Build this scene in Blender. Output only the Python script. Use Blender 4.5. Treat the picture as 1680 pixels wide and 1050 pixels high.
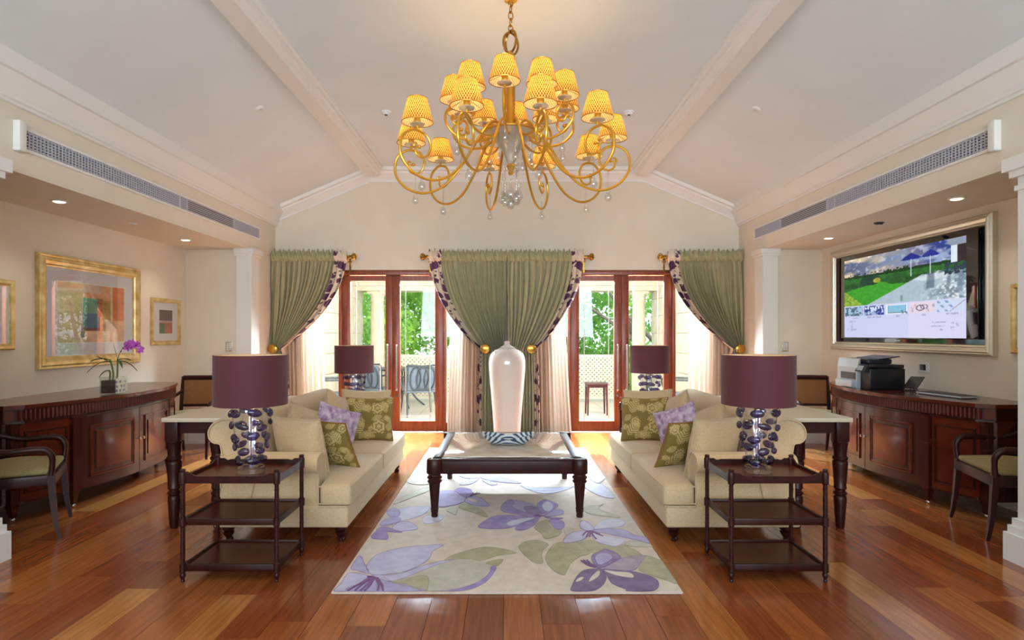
import bpy, bmesh, math, random
import numpy as np
from mathutils import Vector, Matrix, Euler
for o in list(bpy.data.objects): bpy.data.objects.remove(o)
PI = math.pi
SC = bpy.context.scene
COL = SC.collection
random.seed(7)

# ------------------------------------------------------------------ camera
cd = bpy.data.cameras.new('camera'); cam = bpy.data.objects.new('camera', cd); COL.objects.link(cam)
cam.location = (0, 0, 1.38); cam.rotation_euler = (PI/2, 0, 0)
cd.sensor_width = 36; cd.lens = 36*1000/1680
cd.shift_x = 8/1680; cd.shift_y = 23/1680
cd.clip_start = 0.05; cd.clip_end = 200
SC.camera = cam

# ------------------------------------------------------------------ world, sun, daylight, exposure
W = bpy.data.worlds.new('sky'); SC.world = W; W.use_nodes = True
bg = W.node_tree.nodes['Background']; bg.inputs[0].default_value = (.80, .90, 1, 1); bg.inputs[1].default_value = 2.0
def light(name, kind, loc, energy, color=(1, 1, 1), aim=None, **k):
    d = bpy.data.lights.new(name, kind); d.energy = energy; d.color = color
    for a, b in k.items(): setattr(d, a, b)
    o = bpy.data.objects.new(name, d); COL.objects.link(o); o.location = loc
    if aim is not None:
        o.rotation_euler = (Vector(aim)-Vector(loc)).to_track_quat('-Z', 'Y').to_euler()
    return o
light('sun', 'SUN', (20, -6, 20), 4.0, (1, .95, .86), aim=(0, 8, 0), angle=.02)
DAY = (.70, .85, 1.0)
for s in (-1, 1):                     # sky light coming in below the balcony roof
    light('balcony_daylight', 'AREA', (s*1.75, 9.3, 2.66), 1750, DAY, aim=(s*1.55, 6.5, .3),
          shape='RECTANGLE', size=2.5, size_y=.52, spread=math.radians(125))
for x in (-2.0, 0, 2.0):              # unseen fill lamps added behind the camera, tilted up to brighten the ceiling
    light('rear_fill', 'AREA', (x, -2.50, 2.05), 60, (.78, .90, 1), aim=(x, 2.2, 3.7),
          shape='RECTANGLE', size=1.5, size_y=1.6, spread=math.radians(120))
SC.view_settings.view_transform = 'Standard'; SC.view_settings.look = 'None'
SC.view_settings.exposure = 0.14; SC.view_settings.gamma = 1; SC.view_settings.use_curve_mapping = False
SC.cycles.sample_clamp_indirect = 4.0
SC.cycles.use_denoising = True

# ------------------------------------------------------------------ materials
MATS = {}
def lin(c):
    if isinstance(c, str):
        c = [int(c[i:i+2], 16)/255 for i in (0, 2, 4)]
        c = [x/12.92 if x <= .04045 else ((x+.055)/1.055)**2.4 for x in c]
    return tuple(c)+(1,) if len(c) == 3 else tuple(c)
def mat(name, col, rough=.5, metal=0, **k):
    m = bpy.data.materials.new(name); m.use_nodes = True
    b = m.node_tree.nodes['Principled BSDF']
    b.inputs['Base Color'].default_value = lin(col); b.inputs['Roughness'].default_value = rough
    b.inputs['Metallic'].default_value = metal
    for a, v in k.items():
        b.inputs[a.replace('_', ' ')].default_value = v
    MATS[name] = m
    return m
def nd(m, t, **k):
    n = m.node_tree.nodes.new(t)
    for a, v in k.items(): setattr(n, a, v)
    return n
def lk(m, a, b): m.node_tree.links.new(a, b)
def noise_col(m, c1, c2, scale=8, detail=4, stretch=None, bump=0, coord='Object', bscale=None, lo=.35, hi=.65):
    b = m.node_tree.nodes['Principled BSDF']
    tc = nd(m, 'ShaderNodeTexCoord'); mp = nd(m, 'ShaderNodeMapping')
    if stretch: mp.inputs['Scale'].default_value = stretch
    lk(m, tc.outputs[coord], mp.inputs[0])
    n = nd(m, 'ShaderNodeTexNoise'); n.inputs['Scale'].default_value = scale; n.inputs['Detail'].default_value = detail
    lk(m, mp.outputs[0], n.inputs['Vector'])
    r = nd(m, 'ShaderNodeValToRGB'); r.color_ramp.elements[0].color = lin(c1); r.color_ramp.elements[1].color = lin(c2)
    r.color_ramp.elements[0].position = lo; r.color_ramp.elements[1].position = hi
    lk(m, n.outputs['Fac'], r.inputs[0]); lk(m, r.outputs[0], b.inputs['Base Color'])
    if bump:
        n2 = nd(m, 'ShaderNodeTexNoise'); n2.inputs['Scale'].default_value = bscale or scale*6
        lk(m, mp.outputs[0], n2.inputs['Vector'])
        bp = nd(m, 'ShaderNodeBump'); bp.inputs['Strength'].default_value = bump; bp.inputs['Distance'].default_value = .01
        lk(m, n2.outputs['Fac'], bp.inputs['Height']); lk(m, bp.outputs[0], b.inputs['Normal'])
    return m
def vcol(name, rough=.5, emit=0, **k):
    m = mat(name, (1, 1, 1), rough, **k); b = m.node_tree.nodes['Principled BSDF']
    a = nd(m, 'ShaderNodeVertexColor', layer_name='Col')
    lk(m, a.outputs[0], b.inputs['Base Color'])
    if emit:
        b.inputs['Base Color'].default_value = (0, 0, 0, 1)
        m.node_tree.links.remove(b.inputs['Base Color'].links[0])
        lk(m, a.outputs[0], b.inputs['Emission Color']); b.inputs['Emission Strength'].default_value = emit
    return m
def glassy(name, tint, refl=.06, rough=0.0):
    m = bpy.data.materials.new(name); m.use_nodes = True; nt = m.node_tree
    nt.nodes.remove(nt.nodes['Principled BSDF']); out = nt.nodes['Material Output']
    t = nd(m, 'ShaderNodeBsdfTransparent'); t.inputs[0].default_value = lin(tint)
    g = nd(m, 'ShaderNodeBsdfGlossy'); g.inputs['Roughness'].default_value = rough
    f = nd(m, 'ShaderNodeLayerWeight'); pw_ = nd(m, 'ShaderNodeMath', operation='POWER'); pw_.inputs[1].default_value = 4
    lk(m, f.outputs['Facing'], pw_.inputs[0])
    ad = nd(m, 'ShaderNodeMath', operation='MULTIPLY_ADD'); ad.inputs[1].default_value = .6; ad.inputs[2].default_value = refl*.5; ad.use_clamp = True
    lk(m, pw_.outputs[0], ad.inputs[0])
    mx = nd(m, 'ShaderNodeMixShader'); lk(m, ad.outputs[0], mx.inputs[0]); lk(m, t.outputs[0], mx.inputs[1]); lk(m, g.outputs[0], mx.inputs[2])
    lk(m, mx.outputs[0], out.inputs[0]); MATS[name] = m
    return m

noise_col(mat('wall', 'E2DACB', .75), 'DED5C3', 'E2DAC9', 3, bump=.03, bscale=120)
mat('wall_white', 'E4E3DC', .7)
noise_col(mat('ceiling', 'E3E4E6', .8), 'DCE4E6', 'E0E8EA', 2, bump=.02, bscale=90)
mat('trim', 'E9E8E3', .45)
mat('door_wood', '7C3A22', .32); noise_col(MATS['door_wood'], '6E2E1A', '87442A', 6, 6, (6, 6, .6))
mat('mahogany', '3E1410', .25, Coat_Weight=.3, Coat_Roughness=.08)
noise_col(MATS['mahogany'], '34100C', '431710', 3, 3, (3, 1, 3), lo=.2, hi=.8)
mat('mahogany_panel', '5A1D12', .2, Coat_Weight=.3, Coat_Roughness=.06)
noise_col(MATS['mahogany_panel'], '4A160E', '642415', 3, 4, (2, 1, 3), lo=.2, hi=.8)
mat('shelf_wood', '3A110B', .26, Specular_IOR_Level=.2); noise_col(MATS['shelf_wood'], '3E120B', '541A0F', 4, 4, (6, 1, 1), lo=.2, hi=.8)
mat('mahogany_dark', '260E0B', .36, Coat_Weight=.05, Coat_Roughness=.12, Specular_IOR_Level=.28)
noise_col(MATS['mahogany_dark'], '260A07', '36110C', 6, 5, (3, 3, 3))
mat('linen', 'D3C3A3', .9, Sheen_Weight=.2); noise_col(MATS['linen'], 'BFA780', 'CCB792', 90, 3, bump=.15, bscale=500, lo=.3, hi=.7)
mat('lilac', 'B49BB8', .85); noise_col(MATS['lilac'], '8E6A97', 'D6C8D6', 22, 6, bump=.2, bscale=200)
vcol('damask', .8)
mat('curtain', '737A4E', .7, Sheen_Weight=.25); noise_col(MATS['curtain'], '96926A', 'A29E76', 40, 3, (1, 1, .15))
mat('floral', 'E3D3BE', .8)
mat('sheer', 'CDB8A2', .85)
mat('gold', 'B98F3E', .34, .6); noise_col(MATS['gold'], 'C4A45E', 'E6D29C', 10, 4)
mat('champagne', 'CFC8B4', .28, .6)
mat('brass', 'A9803A', .22, 1)
mat('chandelier_gold', 'D29C34', .3, .65)
mat('chrome', 'D8D8DC', .12, 1)
glassy('pane', (.97, .99, .98), .06)
glassy('picture_glass', (1, 1, 1), .12)
glassy('clear_glass', (.95, .96, .97), .22)
glassy('crystal', (.93, .93, .92), .30, .03)
glassy('plum_glass', (.30, .26, .50), .16, .03)
mat('lamp_shade', '521D26', .75, Sheen_Weight=.12)
mat('shade_lining', 'E8D9B8', .8)
mat('marble', 'CDBBA6', .08, Coat_Weight=.5); noise_col(MATS['marble'], 'C2AE98', 'D8C9B7', 7, 8)
mat('porcelain', 'D6C9BF', .12, Coat_Weight=.5, Coat_Roughness=.04)
mat('stone_top', 'CDBFA4', .3)
mat('cane', '8A5A2A', .6)
mat('seat_fabric', '8E8657', .9); noise_col(MATS['seat_fabric'], '837649', '988A5E', 120, 3, bump=.2, bscale=400)
mat('black_plastic', '15161B', .3); mat('dark_plastic', '24262E', .25); mat('silver_plastic', 'B4BDC6', .3, .3); mat('white_plastic', 'E4E4E2', .4)
mat('black_glass', '0B0C10', .04, Coat_Weight=1)
mat('mirror_panel', '4A4E55', .05, .9)
vcol('screen', .3, emit=.95, Specular_IOR_Level=.12); vcol('print', .7)
mat('mat_board', 'D8D9DC', .8)
mat('grille', 'B9B9C4', .45, .2); mat('grille_dark', '4A4852', .7)
mat('leaf', '2F5A1E', .45); mat('stem', '5B6B2C', .6); mat('orchid', 'B44FB5', .5); mat('orchid_lip', '7A1260', .5); mat('soil', '3A261F', .95)
noise_col(MATS['soil'], '1D120E', '54382D', 60, 4, bump=.8, bscale=60)
mat('pebble', '6A5A74', .3)
mat('stone', 'DDD5BF', .8); noise_col(MATS['stone'], 'D8CFB8', 'E5DECB', 5)
mat('tile', 'D2CDC4', .35)
mat('lattice', 'E8E2D2', .6)
mat('iron', '2A3033', .4, .5); mat('mesh_fabric', '4A545E', .6)
mat('bark', '6B6258', .9); mat('lawn', '3F6B22', .95)
def leafy(name, c1, c2):
    m = mat(name, c1, .6); noise_col(m, c1, c2, 1.2, 3, lo=.3, hi=.7)
    b = m.node_tree.nodes['Principled BSDF']; out = m.node_tree.nodes['Material Output']
    tr = nd(m, 'ShaderNodeBsdfTranslucent'); tr.inputs[0].default_value = lin(c2)
    mx = nd(m, 'ShaderNodeMixShader'); mx.inputs[0].default_value = .45
    lk(m, b.outputs[0], mx.inputs[1]); lk(m, tr.outputs[0], mx.inputs[2]); lk(m, mx.outputs[0], out.inputs[0])
leafy('foliage_light', '6FA83A', 'B4DC6A'); leafy('foliage_mid', '4E8A34', '8CC45C'); leafy('foliage_hedge', '5C8038', '93B45C')
# sheer cloth lets daylight through
m = MATS['sheer']; b = m.node_tree.nodes['Principled BSDF']
tr = nd(m, 'ShaderNodeBsdfTranslucent'); tr.inputs[0].default_value = lin('D9C6B2')
mx = nd(m, 'ShaderNodeMixShader'); mx.inputs[0].default_value = .22
lk(m, b.outputs[0], mx.inputs[1]); lk(m, tr.outputs[0], mx.inputs[2]); lk(m, mx.outputs[0], m.node_tree.nodes['Material Output'].inputs[0])
# printed border of the drapes: plum fruit and leaves on cream
m = MATS['floral']; b = m.node_tree.nodes['Principled BSDF']
uv = nd(m, 'ShaderNodeUVMap'); mp = nd(m, 'ShaderNodeMapping'); mp.inputs['Scale'].default_value = (1, 1, 1); lk(m, uv.outputs[0], mp.inputs[0])
def blots(scale, thr, seed):
    v = nd(m, 'ShaderNodeTexVoronoi'); v.inputs['Scale'].default_value = scale
    nz = nd(m, 'ShaderNodeTexNoise'); nz.inputs['Scale'].default_value = scale*1.5
    ad = nd(m, 'ShaderNodeVectorMath', operation='MULTIPLY_ADD'); ad.inputs[1].default_value = (.5/scale,)*3; ad.inputs[2].default_value = (seed, seed, 0)
    lk(m, mp.outputs[0], nz.inputs['Vector']); lk(m, nz.outputs['Color'], ad.inputs[0])
    a2 = nd(m, 'ShaderNodeVectorMath', operation='ADD'); lk(m, mp.outputs[0], a2.inputs[0]); lk(m, ad.outputs[0], a2.inputs[1])
    lk(m, a2.outputs[0], v.inputs['Vector'])
    l = nd(m, 'ShaderNodeMath', operation='LESS_THAN'); l.inputs[1].default_value = thr; lk(m, v.outputs['Distance'], l.inputs[0])
    return l
f1 = blots(8, .40, 0); f2 = blots(15, .24, 3.3)
m1 = nd(m, 'ShaderNodeMixRGB'); m1.inputs[1].default_value = lin('E3D1BC'); m1.inputs[2].default_value = lin('57504A'); lk(m, f2.outputs[0], m1.inputs[0])
m2 = nd(m, 'ShaderNodeMixRGB'); m2.inputs[2].default_value = lin('5B3355'); lk(m, m1.outputs[0], m2.inputs[1]); lk(m, f1.outputs[0], m2.inputs[0])
lk(m, m2.outputs[0], b.inputs['Base Color'])
# cane weave
m = MATS['cane']; b = m.node_tree.nodes['Principled BSDF']; tc = nd(m, 'ShaderNodeTexCoord')
ck = nd(m, 'ShaderNodeTexChecker'); ck.inputs['Scale'].default_value = 130; ck.inputs[1].default_value = lin('A06C34'); ck.inputs[2].default_value = lin('6E441D')
lk(m, tc.outputs['Object'], ck.inputs[0]); lk(m, ck.outputs[0], b.inputs['Base Color'])
# woven chandelier shade
m = mat('woven_shade', 'C98A35', .7); b = m.node_tree.nodes['Principled BSDF']
uv = nd(m, 'ShaderNodeUVMap'); ck = nd(m, 'ShaderNodeTexChecker'); ck.inputs['Scale'].default_value = 1
mp = nd(m, 'ShaderNodeMapping'); mp.inputs['Scale'].default_value = (72, 30, 1); lk(m, uv.outputs[0], mp.inputs[0]); lk(m, mp.outputs[0], ck.inputs[0])
ck.inputs[1].default_value = lin('FBCB70'); ck.inputs[2].default_value = lin('8E4A10')
tr = nd(m, 'ShaderNodeBsdfTranslucent'); lk(m, ck.outputs[0], tr.inputs[0])
gm = nd(m, 'ShaderNodeNewGeometry'); ic = nd(m, 'ShaderNodeMixRGB'); ic.inputs[2].default_value = lin('F6EBCB'); lk(m, gm.outputs['Backfacing'], ic.inputs[0]); lk(m, ck.outputs[0], ic.inputs[1]); lk(m, ic.outputs[0], b.inputs['Base Color'])
mx = nd(m, 'ShaderNodeMixShader'); mx.inputs[0].default_value = .6
lk(m, b.outputs[0], mx.inputs[1]); lk(m, tr.outputs[0], mx.inputs[2]); lk(m, mx.outputs[0], m.node_tree.nodes['Material Output'].inputs[0])
m = MATS['shade_lining']; b = m.node_tree.nodes['Principled BSDF']; tr = nd(m, 'ShaderNodeBsdfTranslucent'); tr.inputs[0].default_value = lin('FFF6E0')
mx = nd(m, 'ShaderNodeMixShader'); mx.inputs[0].default_value = .72
lk(m, b.outputs[0], mx.inputs[1]); lk(m, tr.outputs[0], mx.inputs[2]); lk(m, mx.outputs[0], m.node_tree.nodes['Material Output'].inputs[0])
mat('candle_sleeve', 'E0B040', .5)
def emis(name, col, s):
    m = mat(name, col, .5); b = m.node_tree.nodes['Principled BSDF']
    b.inputs['Emission Color'].default_value = lin(col); b.inputs['Emission Strength'].default_value = s
emis('bulb', 'FFD27A', 6); emis('downlight_lens', 'FFE3BE', 5)
# swirled glass dish
m = mat('swirl', 'DDE6EA', .12, Coat_Weight=.5); b = m.node_tree.nodes['Principled BSDF']
tc = nd(m, 'ShaderNodeTexCoord'); wv = nd(m, 'ShaderNodeTexWave', wave_type='RINGS', rings_direction='Z'); wv.inputs['Scale'].default_value = 14; wv.inputs['Distortion'].default_value = 1.4; wv.inputs['Detail Scale'].default_value = 1.2
r = nd(m, 'ShaderNodeValToRGB'); r.color_ramp.elements[0].color = lin('2E4560'); r.color_ramp.elements[1].color = lin('C8D4D8'); r.color_ramp.elements[0].position = .3; r.color_ramp.elements[1].position = .6
lk(m, tc.outputs['Object'], wv.inputs[0]); lk(m, wv.outputs['Fac'], r.inputs[0]); lk(m, r.outputs[0], b.inputs['Base Color'])
# floor boards: every board takes its own tone
m = mat('floorboard', '7A3D1A', .2, Coat_Weight=.12, Coat_Roughness=.06); b = m.node_tree.nodes['Principled BSDF']
oi = nd(m, 'ShaderNodeObjectInfo'); geo = nd(m, 'ShaderNodeNewGeometry'); mp = nd(m, 'ShaderNodeMapping')
ml = nd(m, 'ShaderNodeVectorMath', operation='SCALE'); ml.inputs[0].default_value = (31, 57, 0); lk(m, oi.outputs['Random'], ml.inputs['Scale'])
lk(m, geo.outputs['Position'], mp.inputs[0]); lk(m, ml.outputs[0], mp.inputs['Location']); mp.inputs['Scale'].default_value = (14, .9, 1)
nz = nd(m, 'ShaderNodeTexNoise'); nz.inputs['Scale'].default_value = 3.2; nz.inputs['Detail'].default_value = 8; nz.inputs['Distortion'].default_value = .6
lk(m, mp.outputs[0], nz.inputs['Vector'])
r1 = nd(m, 'ShaderNodeValToRGB'); cr = r1.color_ramp
cr.elements[0].color = lin('7A3D1F'); cr.elements[1].color = lin('B98148')
for p, c in ((.3, '8A4824'), (.55, '98562C'), (.8, 'A56735')):
    e = cr.elements.new(p); e.color = lin(c)
lk(m, oi.outputs['Random'], r1.inputs[0])
r2 = nd(m, 'ShaderNodeValToRGB'); r2.color_ramp.elements[0].color = (.76, .70, .65, 1); r2.color_ramp.elements[1].color = (1.15, 1.12, 1.05, 1); r2.color_ramp.elements[0].position = .3; r2.color_ramp.elements[1].position = .65
lk(m, nz.outputs['Fac'], r2.inputs[0])
mu = nd(m, 'ShaderNodeMixRGB', blend_type='MULTIPLY'); mu.inputs[0].default_value = 1; lk(m, r1.outputs[0], mu.inputs[1]); lk(m, r2.outputs[0], mu.inputs[2])
lk(m, mu.outputs[0], b.inputs['Base Color'])
n3 = nd(m, 'ShaderNodeTexNoise'); n3.inputs['Scale'].default_value = 2.5; n3.inputs['Detail'].default_value = 5; lk(m, geo.outputs['Position'], n3.inputs['Vector'])
mr = nd(m, 'ShaderNodeMapRange'); mr.inputs['To Min'].default_value = .11; mr.inputs['To Max'].default_value = .25; lk(m, n3.outputs['Fac'], mr.inputs['Value']); lk(m, mr.outputs[0], b.inputs['Roughness'])
# rug wools
def wool(name, c1, c2):
    m = mat('rug_'+name, c1, .95, Sheen_Weight=.3); noise_col(m, c1, c2, 14, 5, bump=.4, bscale=300)
wool('ground', 'C5B4A2', 'D2C3B3'); wool('lav1', '9C92C0', 'B1A8D0'); wool('lav2', 'AFA9CC', 'C2BEDA'); wool('lav3', 'BDBBD2', 'CFCEDD')
wool('pur1', '7E66AE', '9A86C2'); wool('pur2', '6D4F8C', '8F74A8'); wool('pur3', '573A69', '765888'); wool('mauve', '95829A', 'A897A8')
wool('sage1', '98926C', 'ADA783'); wool('sage2', 'AEAB96', 'C1BDAC'); wool('olive', '8A855C', 'A19B70'); wool('cream', 'CDBBAA', 'DCCEBF'); wool('magenta', '5E1A68', '74287C')

# ------------------------------------------------------------------ mesh helpers
def catmull(p, n=6, closed=False):
    p = [Vector(q) for q in p]; out = []; m_ = len(p)
    rng = range(m_) if closed else range(m_-1)
    for i in rng:
        if closed: a, b_, c, d = p[(i-1) % m_], p[i], p[(i+1) % m_], p[(i+2) % m_]
        else: a, b_, c, d = p[max(i-1, 0)], p[i], p[i+1], p[min(i+2, m_-1)]
        for k in range(n):
            t = k/n
            out.append(.5*((2*b_)+(c-a)*t+(2*a-5*b_+4*c-d)*t*t+(3*b_-a-3*c+d)*t**3))
    if not closed: out.append(p[-1])
    return out
class G:
    def __init__(s): s.v = []; s.f = []; s.uv = []; s.c = []
    def add(s, v, f, uv=None):
        k = len(s.v); s.v += [tuple(q) for q in v]; s.f += [tuple(i+k for i in q) for q in f]
        s.uv += uv if uv else [(0, 0)]*len(v)
        return s
    def box(s, x0, x1, y0, y1, z0, z1, bev=0):
        if x0 > x1: x0, x1 = x1, x0
        if y0 > y1: y0, y1 = y1, y0
        if not bev:
            v = [(x, y, z) for z in (z0, z1) for y in (y0, y1) for x in (x0, x1)]
            return s.add(v, [(0, 2, 3, 1), (4, 5, 7, 6), (0, 1, 5, 4), (2, 6, 7, 3), (0, 4, 6, 2), (1, 3, 7, 5)])
        bm = bmesh.new(); bmesh.ops.create_cube(bm, size=1)
        for q in bm.verts: q.co = Vector(((x0+x1)/2+q.co.x*(x1-x0), (y0+y1)/2+q.co.y*(y1-y0), (z0+z1)/2+q.co.z*(z1-z0)))
        bmesh.ops.bevel(bm, geom=bm.edges[:], offset=min(bev, .49*min(x1-x0, y1-y0, z1-z0)), segments=3 if bev > .012 else 2, profile=.5, affect='EDGES')
        bm.verts.index_update(); s.add([q.co[:] for q in bm.verts], [[q.index for q in f.verts] for f in bm.faces]); bm.free()
        return s
    def lathe(s, prof, cx=0, cy=0, cz=0, n=24, uv=False, sx=1, sy=1, cap=True):
        m_ = n+1 if uv else n; v = []; u = []; L = len(prof)
        for j, (r, z) in enumerate(prof):
            for i in range(m_):
                a = 2*PI*i/n; v.append((cx+r*sx*math.cos(a), cy+r*sy*math.sin(a), cz+z)); u.append((i/n, j/max(L-1, 1)))
        f = []
        for j in range(L-1):
            for i in range(n):
                a = j*m_+i; b_ = j*m_+(i+1) % m_ if not uv else a+1
                f.append((a, b_, b_+m_, a+m_))
        if cap:
            if prof[0][0] > 1e-5: f.append(tuple(reversed(range(n))))
            if prof[-1][0] > 1e-5: f.append(tuple((L-1)*m_+i for i in range(n)))
        return s.add(v, f, u)
    def tube(s, pts, r, n=8, closed=False, flat=1):
        pts = [Vector(p) for p in pts]; L = len(pts); rr = r if isinstance(r, (list, tuple)) else [r]*L
        if len(rr) != L: rr = [np.interp(i/(L-1), np.linspace(0, 1, len(rr)), rr) for i in range(L)]
        T = []
        for i in range(L):
            a = pts[(i-1) % L] if (closed or i) else pts[i]; b_ = pts[(i+1) % L] if (closed or i < L-1) else pts[i]
            T.append((b_-a).normalized())
        N = T[0].orthogonal().normalized(); 
        if abs(T[0].z) < .9: N = (Vector((0, 0, 1))-T[0]*T[0].z).normalized()
        v = []
        for i in range(L):
            N = (N-T[i]*N.dot(T[i])).normalized(); B = T[i].cross(N)
            for k in range(n):
                a = 2*PI*k/n; v.append(pts[i]+(N*math.cos(a)*flat+B*math.sin(a))*rr[i])
        f = []
        for i in range(L if closed else L-1):
            j = (i+1) % L
            for k in range(n): f.append((i*n+k, i*n+(k+1) % n, j*n+(k+1) % n, j*n+k))
        if not closed: f += [tuple(reversed(range(n))), tuple((L-1)*n+k for k in range(n))]
        return s.add(v, f)
    def prism(s, poly, axis, a, b_):
        def P(p, t): return {'x': (t, p[0], p[1]), 'y': (p[0], t, p[1]), 'z': (p[0], p[1], t)}[axis]
        n = len(poly); v = [P(p, a) for p in poly]+[P(p, b_) for p in poly]
        f = [tuple(range(n)), tuple(range(2*n-1, n-1, -1))]+[(i, (i+1) % n, n+(i+1) % n, n+i) for i in range(n)]
        return s.add(v, f)
    def ball(s, c, r, n=12, m_=8):
        rx, ry, rz = r if isinstance(r, (list, tuple)) else (r, r, r)
        return s.lathe([(math.sin(PI*j/m_), -math.cos(PI*j/m_)*rz) for j in range(m_+1)], c[0], c[1], c[2], n, sx=rx, sy=ry)
    def xf(s, M, k=0):
        s.v[k:] = [tuple(M @ Vector(q)) for q in s.v[k:]]; return s
    def fn(s, f, k=0):
        s.v[k:] = [tuple(f(*q)) for q in s.v[k:]]; return s
def obj(name, g, m, parent=None, smooth=True, ang=38, loc=None, rot=None, scale=None, keep=False, weld=True):
    me = bpy.data.meshes.new(name); me.from_pydata(g.v, [], g.f)
    if any(u != (0, 0) for u in g.uv):
        ul = me.uv_layers.new(name='UVMap'); idx = np.empty(len(me.loops), dtype=np.int32); me.loops.foreach_get('vertex_index', idx)
        ul.data.foreach_set('uv', np.array(g.uv, dtype=np.float32)[idx].ravel())
    if not keep:
        bm = bmesh.new(); bm.from_mesh(me)
        if weld: bmesh.ops.remove_doubles(bm, verts=bm.verts[:], dist=1e-6)
        bmesh.ops.recalc_face_normals(bm, faces=bm.faces[:]); bm.to_mesh(me); bm.free()
    if smooth:
        me.polygons.foreach_set('use_smooth', [True]*len(me.polygons)); me.set_sharp_from_angle(angle=math.radians(ang))
    me.materials.append(MATS[m] if isinstance(m, str) else m)
    o = bpy.data.objects.new(name, me); COL.objects.link(o); o.parent = parent
    if loc: o.location = loc
    if rot: o.rotation_euler = rot
    if scale: o.scale = scale
    return o
def tag(o, label=None, cat=None, group=None, kind=None):
    if label: o['label'] = label
    if cat: o['category'] = cat
    if group: o['group'] = group
    if kind: o['kind'] = kind
    return o
def thing(name, label, cat, loc=(0, 0, 0), rz=0, group=None):
    o = bpy.data.objects.new(name, None); COL.objects.link(o); o.location = loc; o.rotation_euler = (0, 0, rz); o.empty_display_size = .1
    return tag(o, label, cat, group)
def struct(name, g, m, smooth=False, parent=None):
    o = obj(name, g, m, parent, smooth)
    if not parent: o['kind'] = 'structure'
    return o
def copy_tree(o, parent=None):
    c = o.copy(); COL.objects.link(c); c.parent = parent
    for ch in [q for q in bpy.data.objects if q.parent == o]: copy_tree(ch, c)
    return c
def piece(name, src, parent, loc=None, rot=None, scale=None):
    o = bpy.data.objects.new(name, src.data); COL.objects.link(o); o.parent = parent
    if loc: o.location = loc
    if rot: o.rotation_euler = rot
    if scale: o.scale = scale
    return o
def ring_frame(w, h, prof):
    """mitred frame around a w x h opening in local XZ; prof = (outward offset, depth towards -Y)"""
    g = G(); c = [(-1, -1), (1, -1), (1, 1), (-1, 1)]; v = []
    for (d, y) in prof:
        for (a, b_) in c: v.append((a*(w/2+d), -y, b_*(h/2+d)))
    L = len(prof); f = []
    for j in range(L):
        k = (j+1) % L
        for i in range(4): f.append((j*4+i, j*4+(i+1) % 4, k*4+(i+1) % 4, k*4+i))
    return g.add(v, f)
def vnoise(x, y, seed=0):
    xi = np.floor(x).astype(int); yi = np.floor(y).astype(int); xf = x-xi; yf = y-yi
    def h(a, b_):
        q = np.sin(a*127.1+b_*311.7+seed*74.7)*43758.5453; return q-np.floor(q)
    u = xf*xf*(3-2*xf); w = yf*yf*(3-2*yf)
    return (h(xi, yi)*(1-u)+h(xi+1, yi)*u)*(1-w)+(h(xi, yi+1)*(1-u)+h(xi+1, yi+1)*u)*w
def fbm(x, y, seed=0, o=4):
    return sum(vnoise(x*2**k, y*2**k, seed+k)*.5**(k+1) for k in range(o))/(1-.5**o)
def L3(h): return np.array(lin(h)[:3])
def paint_panel(name, w, h, nx, ny, fn, m, parent, y=0):
    """flat printed panel in local XZ, painted by fn(u, v) -> rgb arrays"""
    u, v = np.meshgrid(np.linspace(0, 1, nx), np.linspace(0, 1, ny))
    co = np.stack([(u-.5)*w, np.full_like(u, y), (v-.5)*h], -1).reshape(-1, 3)
    i = np.arange((nx-1)*(ny-1)); a = (i//(nx-1))*nx+i % (nx-1)
    me = bpy.data.meshes.new(name); me.from_pydata(co.tolist(), [], np.stack([a, a+1, a+nx+1, a+nx], -1).tolist())
    col = np.ones((nx*ny, 4), dtype=np.float32); col[:, :3] = np.clip(fn(u, v), 0, 1).reshape(-1, 3)
    at = me.color_attributes.new('Col', 'FLOAT_COLOR', 'POINT'); at.data.foreach_set('color', col.ravel())
    me.materials.append(MATS[m]); o = bpy.data.objects.new(name, me); COL.objects.link(o); o.parent = parent
    return o
# ------------------------------------------------------------------ the room shell
XL, XR, XB, YF, YE, YN = -4.06, 3.98, 3.24, 8.52, 7.70, 3.36
ZS = 2.45
floor = struct('floor', G().box(-4.3, 4.3, -2.8, 8.52, -.12, -.021), 'mahogany_dark')
gp = obj('plank', G().box(-.5, .5, -.5, .5, -1, 0), 'floorboard', floor, smooth=False)
first = True; pw = .186; k = 0; x = XL-.05
while x < XR+.05:
    y = 2.3
    rr = random.Random(k*13+5); nxt = 2.3+rr.uniform(.4, 1.9)
    while y < YF:
        y1 = min(nxt, YF)
        if YF-y1 < .35: y1 = YF
        args = dict(loc=(x+pw/2, (y+y1)/2, 0), scale=(pw-.0022, y1-y-.0025, .02))
        if first: gp.location = args['loc']; gp.scale = args['scale']; first = False
        else: piece('plank', gp, floor, **args)
        y = y1; nxt = y1+rr.uniform(1.1, 2.6)
    x += pw; k += 1
g = G(); x = XL-.05
while x < XR+.05:
    g.box(x+.001, x+pw-.001, -2.6, 2.299, -.02, 0); x += pw
tag(obj('planks_behind', g, 'floorboard', floor, smooth=False), kind='stuff')

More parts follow.
